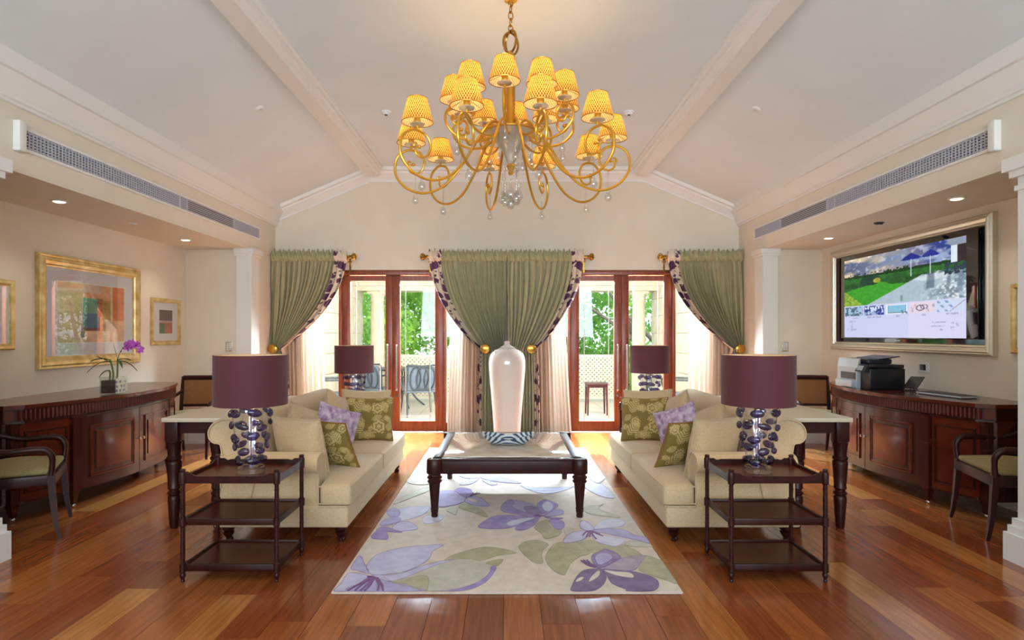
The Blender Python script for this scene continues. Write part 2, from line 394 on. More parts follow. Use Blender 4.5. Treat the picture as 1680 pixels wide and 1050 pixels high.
struct('wall_left', G().box(XL-.2, XL, YN, YE, 0, 3.2), 'wall')
struct('wall_right', G().box(XR, XR+.2, YN, YE, 0, 3.2), 'wall')
for s, nm in ((-1, 'left'), (1, 'right')):
    xo = XL if s < 0 else XR
    struct('wall_return_'+nm, G().box(s*XB, xo, YE, YF, 0, ZS-.001).box(s*XB, xo, YE, YF, ZS+.0, 3.12), 'wall')
    struct('wall_bulkhead_'+nm, G().box(s*XB, xo, YN, YE-.001, ZS, 3.12), 'wall')
    struct('wall_near_'+nm, G().box(s*XB, xo, -2.6, YN-.001, 0, 3.12), 'wall')
    # pilasters
    g = G().box(s*3.10, s*3.55, YN, 3.70, .26, 2.33)
    for a, z0, z1 in ((.05, 0, .17), (.035, .17, .215), (.02, .215, .26)): g.box(s*(3.10-a), s*3.56, YN-a, 3.70+a, z0, z1)
    for a, z0, z1 in ((.012, 2.25, 2.28), (.03, 2.33, 2.37), (.055, 2.37, 2.45)): g.box(s*(3.10-a), s*3.56, YN-a, 3.70+a, z0, z1)
    struct('trim_%d' % (1 if s < 0 else 2), g, 'trim')
    g = G().box(s*(XB-.03), s*(XB+.16), YE-.05, YE+.2, .2, 2.36)
    for a, z0, z1 in ((.02, 0, .2), (.015, 2.36, 2.39), (.035, 2.39, 2.45)): g.box(s*(XB-.03-a), s*(XB+.18), YE-.05-a, YE+.2+a, z0, z1)
    struct('trim_%d' % (3 if s < 0 else 4), g, 'wall_white')
    # cornice under the slope, beam along the fold
    pr = [(3.25, 2.88), (3.215, 2.88), (3.215, 2.90), (3.20, 2.905), (3.20, 2.93), (3.185, 2.945), (3.17, 2.99), (3.14, 3.03), (3.135, 3.05), (3.11, 3.055), (3.11, 3.20), (3.25, 3.2)]
    struct('trim_%d' % (5 if s < 0 else 6), G().prism([(s*a, b_) for a, b_ in pr], 'y', -2.6, YF), 'trim', True)
    pr = [(1.93, 3.8), (1.93, 3.548), (1.775, 3.548), (1.77, 3.56), (1.757, 3.565), (1.745, 3.60), (1.72, 3.605), (1.72, 3.64), (1.70, 3.65), (1.70, 3.8)]
    struct('trim_%d' % (7 if s < 0 else 8), G().prism([(s*a, b_) for a, b_ in pr], 'y', -2.6, 8.33), 'trim')
    struct('baseboard_'+nm, G().prism([(xo, 0), (xo-s*.022, 0), (xo-s*.022, .12), (xo-s*.012, .16), (xo, .165)], 'y', YN, YE)
           .box(s*(XB+.2), xo, YE-.02, YE, 0, .16), 'trim')
# gable cornice against the far wall
def slope_z(x): x = abs(x); return 3.68 if x < 1.9 else 3.68-.425*(x-1.9)
g = G(); xs = [-3.25, -1.9, 1.9, 3.25]
pf = [(8.53, -.175), (8.505, -.175), (8.505, -.15), (8.49, -.14), (8.47, -.10), (8.42, -.075), (8.41, -.05), (8.36, -.045), (8.35, .05), (8.53, .05)]
v = [(x, y, slope_z(x)+dz) for x in xs for y, dz in pf]; n = len(pf)
g.add(v, [(i*n+j, i*n+(j+1) % n, (i+1)*n+(j+1) % n, (i+1)*n+j) for i in range(3) for j in range(n)]+[tuple(range(n)), tuple(3*n+j for j in range(n))])
struct('trim_9', g, 'trim', True)
struct('ceiling', G().prism([(-3.5, slope_z(3.5)), (-1.9, 3.68), (1.9, 3.68), (3.5, slope_z(3.5)), (3.5, 4.0), (-3.5, 4.0)], 'y', -2.8, 8.75), 'ceiling')
# far wall with the two door openings
OX0, OX1, OZ = .60, 2.86, 2.275
g = G().box(-OX0, OX0, YF, 8.74, 0, OZ)
for s in (-1, 1): g.box(s*OX1, s*4.3, YF, 8.74, 0, OZ)
g.prism([(-4.3, OZ), (4.3, OZ), (4.3, 3.0), (3.3, slope_z(3.3)+.03), (1.9, 3.71), (-1.9, 3.71), (-3.3, slope_z(3.3)+.03), (-4.3, 3.0)], 'y', YF, 8.74)
struct('wall_far', g, 'wall')
# rear wall with three tall windows
g = G().box(-4.3, 4.3, -2.8, -2.6, 0, .6).box(-4.3, 4.3, -2.8, -2.6, 2.9, 4)
for a, b_ in ((-4.3, -2.8), (-1.2, -.8), (.8, 1.2), (2.8, 4.3)): g.box(a, b_, -2.8, -2.6, .6, 2.9)
struct('wall_rear', g, 'wall')

# ------------------------------------------------------------------ glazed door sets
def door_set(n, s):
    """two leaves with sidelights; s mirrors the set"""
    L = dict(door_1='left', door_2='right')
    t = thing('door_%d' % n, None, None); t['kind'] = 'structure'
    W = 'door_wood'; Y0, Y1 = 8.55, 8.62
    X = lambda a: s*a
    g = G().box(X(OX0), X(OX1), 8.53, 8.66, 2.205, OZ-.002, .006)
    for a, b_ in ((OX0, OX0+.05), (.855, .895), (2.315, 2.36), (OX1-.05, OX1)): g.box(X(a), X(b_), 8.53, 8.66, 0, 2.205, .006)
    g.box(X(OX0+.05), X(.855), 8.55, 8.64, 0.0, .13, .006).box(X(2.36), X(OX1-.05), 8.55, 8.64, 0, .13, .006)
    obj('frame', g, W, t)
    for a, b_ in ((OX0+.05, .855), (2.36, OX1-.05)):
        obj('sidelight_pane', G().box(X(a), X(b_), 8.59, 8.598, .13, 2.205), 'pane', t, smooth=False)
    for (a, b_, hinge) in ((.895, 1.604, 0), (1.608, 2.315, 1)):
        st = (.115, .10) if hinge == 0 else (.10, .115)
        lf = G().box(X(a), X(a+st[0]), Y0, Y1, .012, 2.2, .005).box(X(b_-st[1]), X(b_), Y0, Y1, .012, 2.2, .005)
        lf.box(X(a+st[0]), X(b_-st[1]), Y0, Y1, 2.13, 2.2).box(X(a+st[0]), X(b_-st[1]), Y0, Y1, .012, .155)
        leaf = obj('leaf', lf, W, t)
        pa, pb = a+st[0], b_-st[1]
        obj('glass_pane', G().box(X(pa), X(pb), 8.582, 8.59, .155, 2.13), 'pane', leaf, smooth=False)
        for q in (pa+.075, pb-.075):
            obj('glazing_line', G().box(X(q-.005), X(q+.005), 8.577, 8.581, .157, 2.128), 'trim', leaf, smooth=False)
        for z in (.225, 2.06):
            obj('glazing_line', G().box(X(pa), X(pb), 8.577, 8.581, z-.004, z+.004), 'trim', leaf, smooth=False)
        hx = X(1.545 if hinge == 0 else 1.667)
        h = G().tube([(hx, 8.50, .60), (hx, 8.50, 1.22)], .013, 10)
        for z in (.68, 1.14): h.tube([(hx, 8.50, z), (hx, 8.55, z)], .009, 8)
        for z in (.60, 1.22): h.ball((hx, 8.50, z), .016, 8, 6)
        obj('pull_handle', h, 'chrome', leaf)
        if hinge == 0:
            h = G().lathe([(.0, -.02), (.02, -.02), (.024, -.005), (.024, 0)], n=16); h.xf(Matrix.Rotation(-PI/2, 4, 'X')); h.fn(lambda x, y, z: (x+hx, 8.55+(-y if y > 0 else y), z+.52))
            obj('lock_cylinder', h, 'chrome', leaf)
    return t
door_set(1, -1); door_set(2, 1)

# ------------------------------------------------------------------ ceiling fittings
def vent(s):
    t = thing('air_vent', 'long pale linear air vent in the %s bulkhead' % ('left' if s < 0 else 'right'), 'vent', (s*(XB-.001), 6.005, 2.685), PI/2 if s < 0 else -PI/2, 'linear air vents')
    Ln, H = 3.90, .150
    obj('vent_frame', ring_frame(Ln-.02, H-.03, [(0, 0), (0, .012), (.012, .016), (.02, .012), (.02, 0)]), 'trim', t, smooth=False)
    obj('backing', G().box(-Ln/2+.01, Ln/2-.01, -.0015, -.0005, -H/2+.015, H/2-.015), 'grille_dark', t, smooth=False)
    src = None
    for i in range(6):
        z = -.05+i*.02
        if src is None: src = obj('slat', G().box(-Ln/2+.012, Ln/2-.012, -.011, -.003, -.0045, .0045), 'grille', t, smooth=False, loc=(0, 0, z))
        else: piece('slat', src, t, (0, 0, z))
    g = G(); x = -Ln/2+.03
    a, b_ = ((.14, 1.2) if s < 0 else (-1.2, -.14))
    while x < Ln/2-.02:
        if not (a < x < b_): g.box(x-.004, x+.004, -.014, -.004, -.06, .06)
        x += .034
    tag(obj('grille_bars', g, 'grille', t, smooth=False), kind='stuff')
    for q in (a, b_, 0 if s else 0): obj('divider', G().box(q-.012, q+.012, -.016, -.002, -.06, .06), 'grille', t, smooth=False)
    q = -Ln/2-.035 if s < 0 else Ln/2+.035
    obj('end_block', G().box(q-.03, q+.03, -.05, 0, -.10, .10, .006), 'wall_white', t)
vent(-1); vent(1)
def downlight(x, y, lab):
    t = thing('downlight', lab, 'ceiling light', (x, y, ZS), 0, 'recessed downlights')
    obj('rim', G().lathe([(.040, -.001), (.062, -.001), (.062, -.006), (.055, -.011), (.040, -.008)], n=28), 'trim', t)
    obj('lens', G().lathe([(0, -.015), (.03, -.014), (.043, -.009), (.043, -.002), (0, -.002)], n=24), 'downlight_lens', t)
    light('downlight_beam', 'SPOT', (x, y, ZS-.03), 9, (1, .90, .74), aim=(x, y, 0), spot_size=2.0, spot_blend=.7, shadow_soft_size=.05)
downlight(-3.6, 4.9, 'recessed downlight above the large gold-framed picture'); downlight(-3.64, 6.9, 'recessed downlight above the small gold-framed picture')
downlight(3.54, 4.8, 'recessed downlight in front of the television, nearer one'); downlight(3.57, 6.77, 'recessed downlight near the far corner of the television')
def puck(name, x, y, z, lab, cat, slope=0, r=.055, h=.035, m='white_plastic', grp=None):
    t = thing(name, lab, cat, (x, y, z), 0, grp); t.rotation_euler = (0, slope, 0)
    obj('housing', G().lathe([(0, -h), (r*.62, -h), (r*.72, -h*.8), (r*.75, -h*.5), (r, -h*.45), (r, 0), (0, 0)], n=24), m, t)
    obj('sensor', G().lathe([(0, -h-.006), (r*.25, -h-.005), (r*.3, -h), (0, -h)], n=14), 'dark_plastic' if h > .03 else 'silver_plastic', t)
puck('smoke_detector', -1.25, 6.3, 3.68, 'white smoke detector left of the chandelier', 'detector', grp='smoke detectors')
puck('smoke_detector', 1.26, 6.3, 3.68, 'white smoke detector right of the chandelier', 'detector', grp='smoke detectors')
zs = slope_z(2.35)
puck('ceiling_sensor', -2.32, 5.72, slope_z(2.32), 'small round cover on the left ceiling slope', 'sensor', -math.atan(.425), .042, .012, 'trim', 'sprinkler covers')
puck('ceiling_sensor', 2.34, 5.72, slope_z(2.34), 'small round cover on the right ceiling slope', 'sensor', math.atan(.425), .042, .012, 'trim', 'sprinkler covers')
puck('soffit_sensor', -3.62, 5.9, ZS, 'small round cover between the left downlights', 'sensor', 0, .042, .01, 'trim', 'soffit covers')
puck('soffit_sensor', 3.57, 5.85, ZS, 'dark round sensor between the right downlights', 'sensor', 0, .045, .02, 'dark_plastic', 'soffit covers')
def keypad(x, lab):
    t = thing('wall_keypad', lab, 'keypad', (x, YE-.001, 1.22), 0, 'wall keypads')
    obj('plate', G().box(-.042, .042, -.012, 0, -.062, .062, .005), 'champagne', t)
    src = None
    for i in range(2):
        for j in range(4):
            p = (-.016+i*.032, -.012, .036-j*.024)
            if src is None: src = obj('button', G().box(-.011, .011, -.005, 0, -.008, .008, .002), 'white_plastic', t, loc=p)
            else: piece('button', src, t, p)
keypad(-3.51, 'small keypad on the wall left of the left drape'); keypad(3.51, 'small keypad on the wall right of the right drape')
t = thing('wall_socket', 'small dark wall socket plate between printer and keyboard', 'socket', (XR-.001, 5.81, 1.06), -PI/2)
obj('plate', G().box(-.075, .075, -.01, 0, -.05, .05, .004), 'wall_white', t); obj('insert', G().box(-.05, .03, -.014, -.008, -.025, .03, .002), 'black_plastic', t)

# ------------------------------------------------------------------ drapes
YD = 8.36
def drape(s, xf, xs_, tf, ts, bf, bs, lab, knob):
    """green drape; xf fixed edge, xs_ swept edge, t* at the tieback, b* at the floor"""
    t = thing('drape', lab, 'curtain', ((xf+xs_)/2, YD, 0), 0, 'green tied-back drapes'); ox = (xf+xs_)/2
    rows = []; zt, zk, zb = 2.41, 1.18, .015
    for i in range(34):
        u = i/33; rows.append((zt+(zk-zt)*u, u, 0))
    for i in range(1, 20): rows.append((zk+(zb-zk)*i/19, 1, i/19))
    def pt(sv, row):
        z, u, w = row; e = u**1.9
        a = xf+(tf-xf)*e; b_ = xs_+(ts-xs_)*e
        if w: q = min(1, w*1.6)**.7; a += (bf-tf)*q; b_ += (bs-ts)*q
        x = a+(b_-a)*sv; wd = abs(b_-a)
        ph = 2*PI*(15*sv+.9*math.sin(5*sv+ox)+.25*math.sin(3*u+9*sv))
        A = .024+.03*u*(1-.45*w)
        y = A*math.sin(ph)+.35*A*math.sin(2.3*ph+1+2*u)
        x += .12*wd/15*math.cos(ph)
        if u < .12: y *= .45+u*4.6
        return (x-ox, y-(.03 if u > .8 else 0)*0, z)
    def sheet(s0, s1, nc):
        v = [pt(s0+(s1-s0)*j/nc, r_) for r_ in rows for j in range(nc+1)]
        uv = [((s0+(s1-s0)*j/nc)*1.15+.0001, r_[0]) for r_ in rows for j in range(nc+1)]
        f = [(i*(nc+1)+j, i*(nc+1)+j+1, (i+1)*(nc+1)+j+1, (i+1)*(nc+1)+j) for i in range(len(rows)-1) for j in range(nc)]
        return G().add(v, f, uv)
    obj('drape_cloth', sheet(0, .84, 190), 'curtain', t, ang=180, keep=True)
    obj('border', sheet(.84, 1, 40), 'floral', t, ang=180, keep=True)
    # gathered heading on the rod
    def head(a, b_, m, seed):
        v = []; nc, nr = 150, 18; rd = random.Random(seed)
        ph = [rd.uniform(0, 6) for _ in range(6)]
        for j in range(nc+1):
            x = a+(b_-a)*j/nc
            for i in range(nr):
                an = 2*PI*i/nr; n_ = .010*math.sin(x*95+ph[0]+2*math.sin(an))+.008*math.sin(x*160+ph[1]-1.5*an)
                up = max(0, math.sin(an))
                v.append((x-ox, (.056+n_)*math.cos(an), 2.435+(.058+.035*up**6+n_*(1+up*.8))*math.sin(an)))
        f = [(j*nr+i, j*nr+(i+1) % nr, (j+1)*nr+(i+1) % nr, (j+1)*nr+i) for j in range(nc) for i in range(nr)]
        uv = [(q[0]+.001, q[2]) for q in v]
        return G().add(v, f+[tuple(range(nr)), tuple(nc*nr+i for i in range(nr))], uv)
    d = xs_-xf
    obj('heading', head(xf, xf+d*.84, 'curtain', 1), 'curtain', t, ang=180)
    obj('border_heading', head(xf+d*.84, xs_, 'floral', 2), 'floral', t, ang=180)
    # tieback rosette
    h = thing('curtain_holdback', 'round brass holdback ' + knob[1], 'holdback', (knob[0], YD-.10, 1.18), 0, 'brass holdbacks')
    q = G().lathe([(0, .0), (.02, .0), (.03, .006), (.034, .012), (.05, .014), (.062, .022), (.066, .032), (.06, .042), (.03, .05), (0, .05)], n=28); q.xf(Matrix.Rotation(PI/2, 4, 'X'))
    obj('rosette', q, 'brass', h)
    q = G().tube([(0, 0, 0), (0, .22, 0)], .012, 10)
    obj('arm', q, 'brass', h)
    e = 1 if ts > knob[0] else -1
    q = G().tube([(0, .0, 0), (e*.07, .0, .005)], [.018, .008], 8); obj('hook', q, 'brass', h)
    return t
drape(1, -3.222, -2.20, -3.225, -3.075, -3.21, -2.985, 'green drape tied back against the left wall', (-3.17, 'on the leftmost green drape'))
drape(1, -.006, -1.07, -.02, -.40, -.01, -.42, 'green drape left of the middle, behind the white jar', (-.295, 'left of the white jar'))
drape(1, .006, 1.05, .02, .42, .01, .45, 'green drape right of the middle, behind the white jar', (.325, 'right of the white jar'))
drape(1, 3.222, 2.20, 3.225, 3.075, 3.21, 2.985, 'green drape tied back against the right wall', (3.15, 'on the rightmost green drape'))
def rod(x0, x1, ends, lab):
    t = thing('curtain_rod', lab, 'curtain rod', ((x0+x1)/2, YD, 2.44), 0, 'brass curtain rods'); ox = (x0+x1)/2
    obj('pole', G().tube([(x0-ox, 0, 0), (x1-ox, 0, 0)], .018, 12), 'brass', t)
    for e, d in ends:
        g = G().lathe([(0, 0), (.022, 0), (.026, .012), (.018, .022), (.02, .03), (.045, .05), (.052, .07), (.045, .09), (.02, .104), (0, .106)], n=20)
        g.xf(Matrix.Rotation(d*PI/2, 4, 'Y')); g.fn(lambda x, y, z: (x+e-ox, y, z)); obj('finial', g, 'brass', t)
        b = e-d*.02-ox
        obj('bracket', G().tube([(b, 0, -.02), (b, .03, -.05), (b, .155, -.05)], .01, 8).lathe([(.03, 0), (.03, .012), (0, .012)], b, .15, -.06, 14).box(b-.012, b+.012, .150, .158, -.20, .02), 'brass', t)
rod(-3.235, -2.17, [(-2.17, 1)], 'brass curtain rod over the left side of the left doors')
rod(-1.09, 1.09, [(-1.09, -1), (1.09, 1)], 'long brass curtain rod over the middle drapes')
rod(2.17, 3.235, [(2.17, -1)], 'brass curtain rod over the right side of the right doors')
def sheer(x0, x1, flare, lab):
    t = thing('linen_curtain', lab, 'curtain', ((x0+x1)/2, 8.455, 0), 0, 'beige linen curtains'); ox = (x0+x1)/2
    nc, nr = 150, 26; v = []; s = 1 if flare > 0 else -1
    for i in range(nr+1):
        z = 2.32+(.015-2.32)*i/nr
        for j in range(nc+1):
            sv = j/nc; a, b_ = (x0, x1+flare*(i/nr)) if flare > 0 else (x0+flare*(i/nr), x1)
            x = a+(b_-a)*sv; ph = 2*PI*(11*sv+.4*math.sin(7*sv+x0)+.05*math.sin(4*z+x0))
            tuck = .006*max(math.exp(-((z-c)/.012)**2) for c in (.62, .42, .26))
            v.append((x-ox+.004*math.cos(ph), .028*math.sin(ph)+.006*math.sin(2.7*ph)-tuck, z))
    f = [(i*(nc+1)+j, i*(nc+1)+j+1, (i+1)*(nc+1)+j+1, (i+1)*(nc+1)+j) for i in range(nr) for j in range(nc)]
    obj('cloth', G().add(v, f), 'sheer', t, ang=180, keep=True)
    obj('track', G().box(x0-ox, x1-ox, -.015, .015, 2.32, 2.345), 'trim', t, smooth=False)
sheer(-3.2, -2.58, .09, 'beige linen curtain beside the leftmost green drape')
sheer(-.76, -.30, -.07, 'beige linen curtain left of the white jar')
sheer(.30, .76, .14, 'beige linen curtain right of the white jar')
sheer(2.58, 3.2, -.09, 'beige linen curtain beside the rightmost green drape')
# ------------------------------------------------------------------ rug
rug = thing('area_rug', 'large cream rug with purple flowers and sage leaves under the coffee table', 'rug', (0, 3.225, 0))
ry = 3.225
obj('pile', G().box(-.932, .932, 0, 4.09, 0.0, .016, .006), 'rug_ground', rug)
PET=[
('lav2',[(-0.809,3.525),(-0.827,3.591),(-0.819,3.713),(-0.783,3.796),(-0.714,3.863),(-0.612,3.913),(-0.516,3.933),(-0.412,3.943),(-0.468,3.825),(-0.47,3.731),(-0.491,3.642),(-0.532,3.566),(-0.585,3.5),(-0.664,3.458),(-0.762,3.453)]),
('lav1',[(-0.907,3.749),(-0.851,3.625),(-0.792,3.492),(-0.802,3.469),(-0.864,3.516),(-0.91,3.549)]),
('lav2',[(-0.9,3.476),(-0.797,3.445),(-0.771,3.414),(-0.808,3.34),(-0.844,3.232),(-0.918,3.232),(-0.908,3.332)]),
('sage2',[(-0.698,3.445),(-0.583,3.492),(-0.502,3.582),(-0.414,3.651),(-0.319,3.686),(-0.221,3.686),(-0.14,3.642),(-0.067,3.574),(-0.078,3.476),(-0.111,3.369),(-0.167,3.282),(-0.249,3.232),(-0.443,3.232),(-0.493,3.268),(-0.617,3.34)]),
('lav2',[(-0.76,3.445),(-0.661,3.445),(-0.583,3.489),(-0.502,3.579),(-0.414,3.647),(-0.319,3.683),(-0.409,3.604),(-0.492,3.508),(-0.57,3.414),(-0.633,3.362),(-0.698,3.384)]),
('pur1',[(-0.249,3.232),(-0.167,3.282),(-0.111,3.369),(-0.078,3.476),(-0.067,3.574),(-0.093,3.571),(-0.098,3.492),(-0.131,3.399),(-0.187,3.318),(-0.276,3.254),(-0.366,3.232),(-0.386,3.232)]),
('sage1',[(-0.625,3.347),(-0.54,3.414),(-0.45,3.43),(-0.424,3.254),(-0.444,3.232),(-0.493,3.268)]),
('lav1',[(-0.773,3.422),(-0.698,3.384),(-0.623,3.34),(-0.554,3.318),(-0.493,3.268),(-0.443,3.232),(-0.84,3.232),(-0.806,3.332)]),
('sage1',[(-0.378,3.677),(-0.326,3.768),(-0.231,3.853),(-0.129,3.903),(-0.038,3.873),(0.057,3.796),(-0.057,3.749),(-0.154,3.668),(-0.254,3.695),(-0.339,3.686)]),
('olive',[(-0.126,3.625),(-0.076,3.677),(-0.023,3.686),(-0.048,3.599),(-0.067,3.582)]),
('sage1',[(0.076,3.923),(0.135,4.016),(0.208,4.026),(0.267,3.943),(0.226,3.844),(0.212,3.731),(0.213,3.634),(0.168,3.625),(0.125,3.713),(0.088,3.825)]),
('sage1',[(0.236,3.731),(0.277,3.883),(0.334,3.984),(0.449,3.995),(0.522,3.806),(0.446,3.731),(0.381,3.625),(0.344,3.508),(0.319,3.445),(0.269,3.508),(0.239,3.625)]),
('sage1',[(0.456,3.995),(0.553,4.026),(0.626,3.943),(0.735,3.963),(0.831,3.759),(0.687,3.704),(0.61,3.844),(0.535,3.796)]),
('sage1',[(0.836,3.749),(0.914,3.686),(0.93,3.642),(0.93,3.34),(0.884,3.369),(0.773,3.492),(0.775,3.574)]),
('sage2',[(0.76,3.943),(0.817,4.016),(0.93,3.953),(0.93,3.903),(0.828,3.899)]),
('pur2',[(0.525,3.549),(0.511,3.677),(0.531,3.768),(0.578,3.815),(0.62,3.863),(0.672,3.806),(0.692,3.713),(0.629,3.634),(0.566,3.566)]),
('lav1',[(0.539,3.731),(0.581,3.79),(0.621,3.787),(0.644,3.722),(0.598,3.642),(0.539,3.599)]),
('mauve',[(0.554,3.533),(0.643,3.642),(0.709,3.713),(0.846,3.749),(0.799,3.642),(0.752,3.541),(0.701,3.508),(0.621,3.516)]),
('pur3',[(0.524,3.538),(0.445,3.516),(0.389,3.414),(0.352,3.296),(0.345,3.232),(0.445,3.232),(0.503,3.282),(0.549,3.384),(0.555,3.461),(0.541,3.525)]),
('cream',[(0.449,3.354),(0.485,3.445),(0.529,3.508),(0.521,3.445),(0.483,3.384)]),
('cream',[(0.377,3.354),(0.404,3.407),(0.429,3.414),(0.408,3.369)]),
('pur3',[(0.542,3.533),(0.562,3.461),(0.568,3.354),(0.585,3.311),(0.633,3.254),(0.639,3.232),(0.765,3.232),(0.814,3.282),(0.83,3.369),(0.793,3.445),(0.712,3.5),(0.622,3.521)]),
('cream',[(0.561,3.516),(0.617,3.496),(0.701,3.476),(0.705,3.407),(0.636,3.43),(0.588,3.469)]),
('lav1',[(0.02,5.005),(0.091,4.982),(0.219,4.855),(0.255,4.565),(0.143,4.648),(0.045,4.794)]),
('pur1',[(0.255,4.56),(0.172,4.538),(0.068,4.606),(-0.031,4.677),(-0.049,4.794),(-0.024,4.918),(0.02,5.015),(0.06,4.934),(0.039,4.825),(0.078,4.712),(0.143,4.648)]),
('pur2',[(0.131,4.794),(0.217,4.809),(0.253,4.677),(0.259,4.56),(0.175,4.593)]),
('pur1',[(-0.206,4.308),(-0.157,4.459),(-0.087,4.565),(0.043,4.579),(0.172,4.525),(0.253,4.538),(0.169,4.446),(0.08,4.332),(-0.013,4.272),(-0.127,4.264)]),
('lav3',[(0.002,4.407),(0.107,4.498),(0.204,4.519),(0.137,4.433),(0.025,4.332)]),
('pur1',[(0.236,4.511),(0.169,4.459),(0.104,4.382),(0.059,4.272),(0.07,4.231),(0.131,4.248),(0.197,4.357)]),
('pur1',[(0.271,4.56),(0.239,4.735),(0.242,4.886),(0.307,5.015),(0.365,4.95),(0.406,4.855),(0.366,4.735),(0.307,4.615)]),
('lav3',[(0.28,4.855),(0.33,4.959),(0.366,4.825),(0.329,4.691),(0.288,4.706)]),
('lav1',[(0.279,4.56),(0.364,4.706),(0.424,4.72),(0.425,4.62),(0.352,4.56)]),
('pur2',[(0.278,4.538),(0.35,4.525),(0.413,4.511),(0.346,4.479)]),
('sage1',[(0.193,4.284),(0.23,4.407),(0.298,4.472),(0.304,4.332),(0.343,4.236),(0.377,4.236),(0.348,4.122),(0.256,4.056),(0.233,4.167)]),
('pur1',[(0.305,4.459),(0.362,4.472),(0.406,4.433),(0.407,4.32),(0.374,4.248),(0.331,4.284)]),
('sage2',[(0.395,4.236),(0.423,4.284),(0.464,4.236),(0.407,4.122)]),
('lav2',[(0.54,4.433),(0.585,4.407),(0.607,4.26),(0.573,4.208),(0.515,4.284)]),
('lav3',[(0.61,4.255),(0.652,4.382),(0.731,4.485),(0.841,4.472),(0.847,4.382),(0.794,4.308),(0.689,4.272)]),
('lav3',[(0.584,4.178),(0.65,4.122),(0.748,4.056),(0.776,4.013),(0.7,3.911),(0.605,3.972),(0.574,4.056)]),
('lav1',[(0.59,4.217),(0.687,4.26),(0.812,4.236),(0.863,4.122),(0.93,4.089),(0.93,3.972),(0.864,4.024),(0.756,4.1),(0.664,4.167)]),
('lav2',[(0.57,4.185),(0.491,4.213),(0.407,4.122),(0.368,3.982),(0.436,3.988),(0.516,4.056)]),
('sage2',[(0.594,4.735),(0.64,4.825),(0.737,4.84),(0.772,4.886),(0.713,4.735),(0.844,4.533),(0.734,4.552),(0.621,4.62)]),
('lav3',[(0.12,5.483),(0.202,5.311),(0.309,5.203),(0.424,5.238),(0.584,5.424),(0.435,5.375),(0.205,5.405)]),
('lav2',[(0.185,5.36),(0.32,5.386),(0.497,5.424),(0.596,5.444),(0.429,5.311),(0.258,5.293)]),
('lav1',[(-0.262,5.758),(-0.374,5.899),(-0.471,5.899),(-0.409,5.776),(-0.313,5.74)]),
('lav1',[(-0.262,5.74),(-0.363,5.722),(-0.432,5.516),(-0.334,5.522)]),
('lav1',[(-0.255,5.795),(-0.155,5.899),(-0.022,5.758),(0.127,5.566),(-0.022,5.583),(-0.166,5.669)]),
('lav2',[(-0.234,5.694),(-0.157,5.652),(-0.087,5.532),(-0.144,5.492),(-0.196,5.583)]),
('lav1',[(-0.578,5.277),(-0.46,5.277),(-0.343,5.059),(-0.37,4.91),(-0.45,4.832),(-0.542,4.815),(-0.576,5.115)]),
('pur1',[(-0.455,5.308),(-0.415,5.402),(-0.314,5.323),(-0.306,5.13),(-0.352,5.073),(-0.424,5.217)]),
('lav1',[(-0.351,5.004),(-0.294,5.11),(-0.215,5.059),(-0.141,4.84),(-0.235,4.832),(-0.311,4.897)]),
('cream',[(-0.328,5.053),(-0.25,4.99),(-0.253,4.918),(-0.301,4.977)]),
('sage1',[(-0.383,4.794),(-0.338,4.871),(-0.209,4.745),(-0.143,4.534),(-0.26,4.648)]),
('sage2',[(-0.467,4.708),(-0.396,4.782),(-0.387,4.59),(-0.433,4.648)]),
('sage2',[(-0.911,4.95),(-0.825,5.203),(-0.696,5.402),(-0.682,5.293),(-0.755,5.144),(-0.893,4.892)]),
('lav3',[(-0.838,4.745),(-0.664,4.82),(-0.607,4.794),(-0.634,4.602),(-0.784,4.441)]),
('lav3',[(-0.622,4.467),(-0.601,4.556),(-0.494,4.574),(-0.479,4.467),(-0.577,4.371)]),
('lav1',[(-0.922,4.672),(-0.892,4.769),(-0.829,4.696),(-0.809,4.545),(-0.873,4.545)]),
('lav1',[(-0.909,4.392),(-0.868,4.534),(-0.796,4.511),(-0.781,4.424),(-0.833,4.351),(-0.9,4.336)]),
('lav2',[(-0.81,4.3),(-0.773,4.413),(-0.699,4.403),(-0.625,4.26),(-0.707,4.217),(-0.767,4.201)]),
('pur1',[(-0.899,4.28),(-0.855,4.3),(-0.786,4.24),(-0.721,4.188),(-0.77,4.188),(-0.828,4.197),(-0.793,4.049),(-0.906,4.07),(-0.906,4.182)]),
('lav3',[(0.688,5.475),(0.843,5.538),(0.893,5.273),(0.884,5.05),(0.766,5.159)]),
('lav3',[(0.777,5.831),(0.88,5.928),(0.93,5.784),(0.825,5.56)]),
]
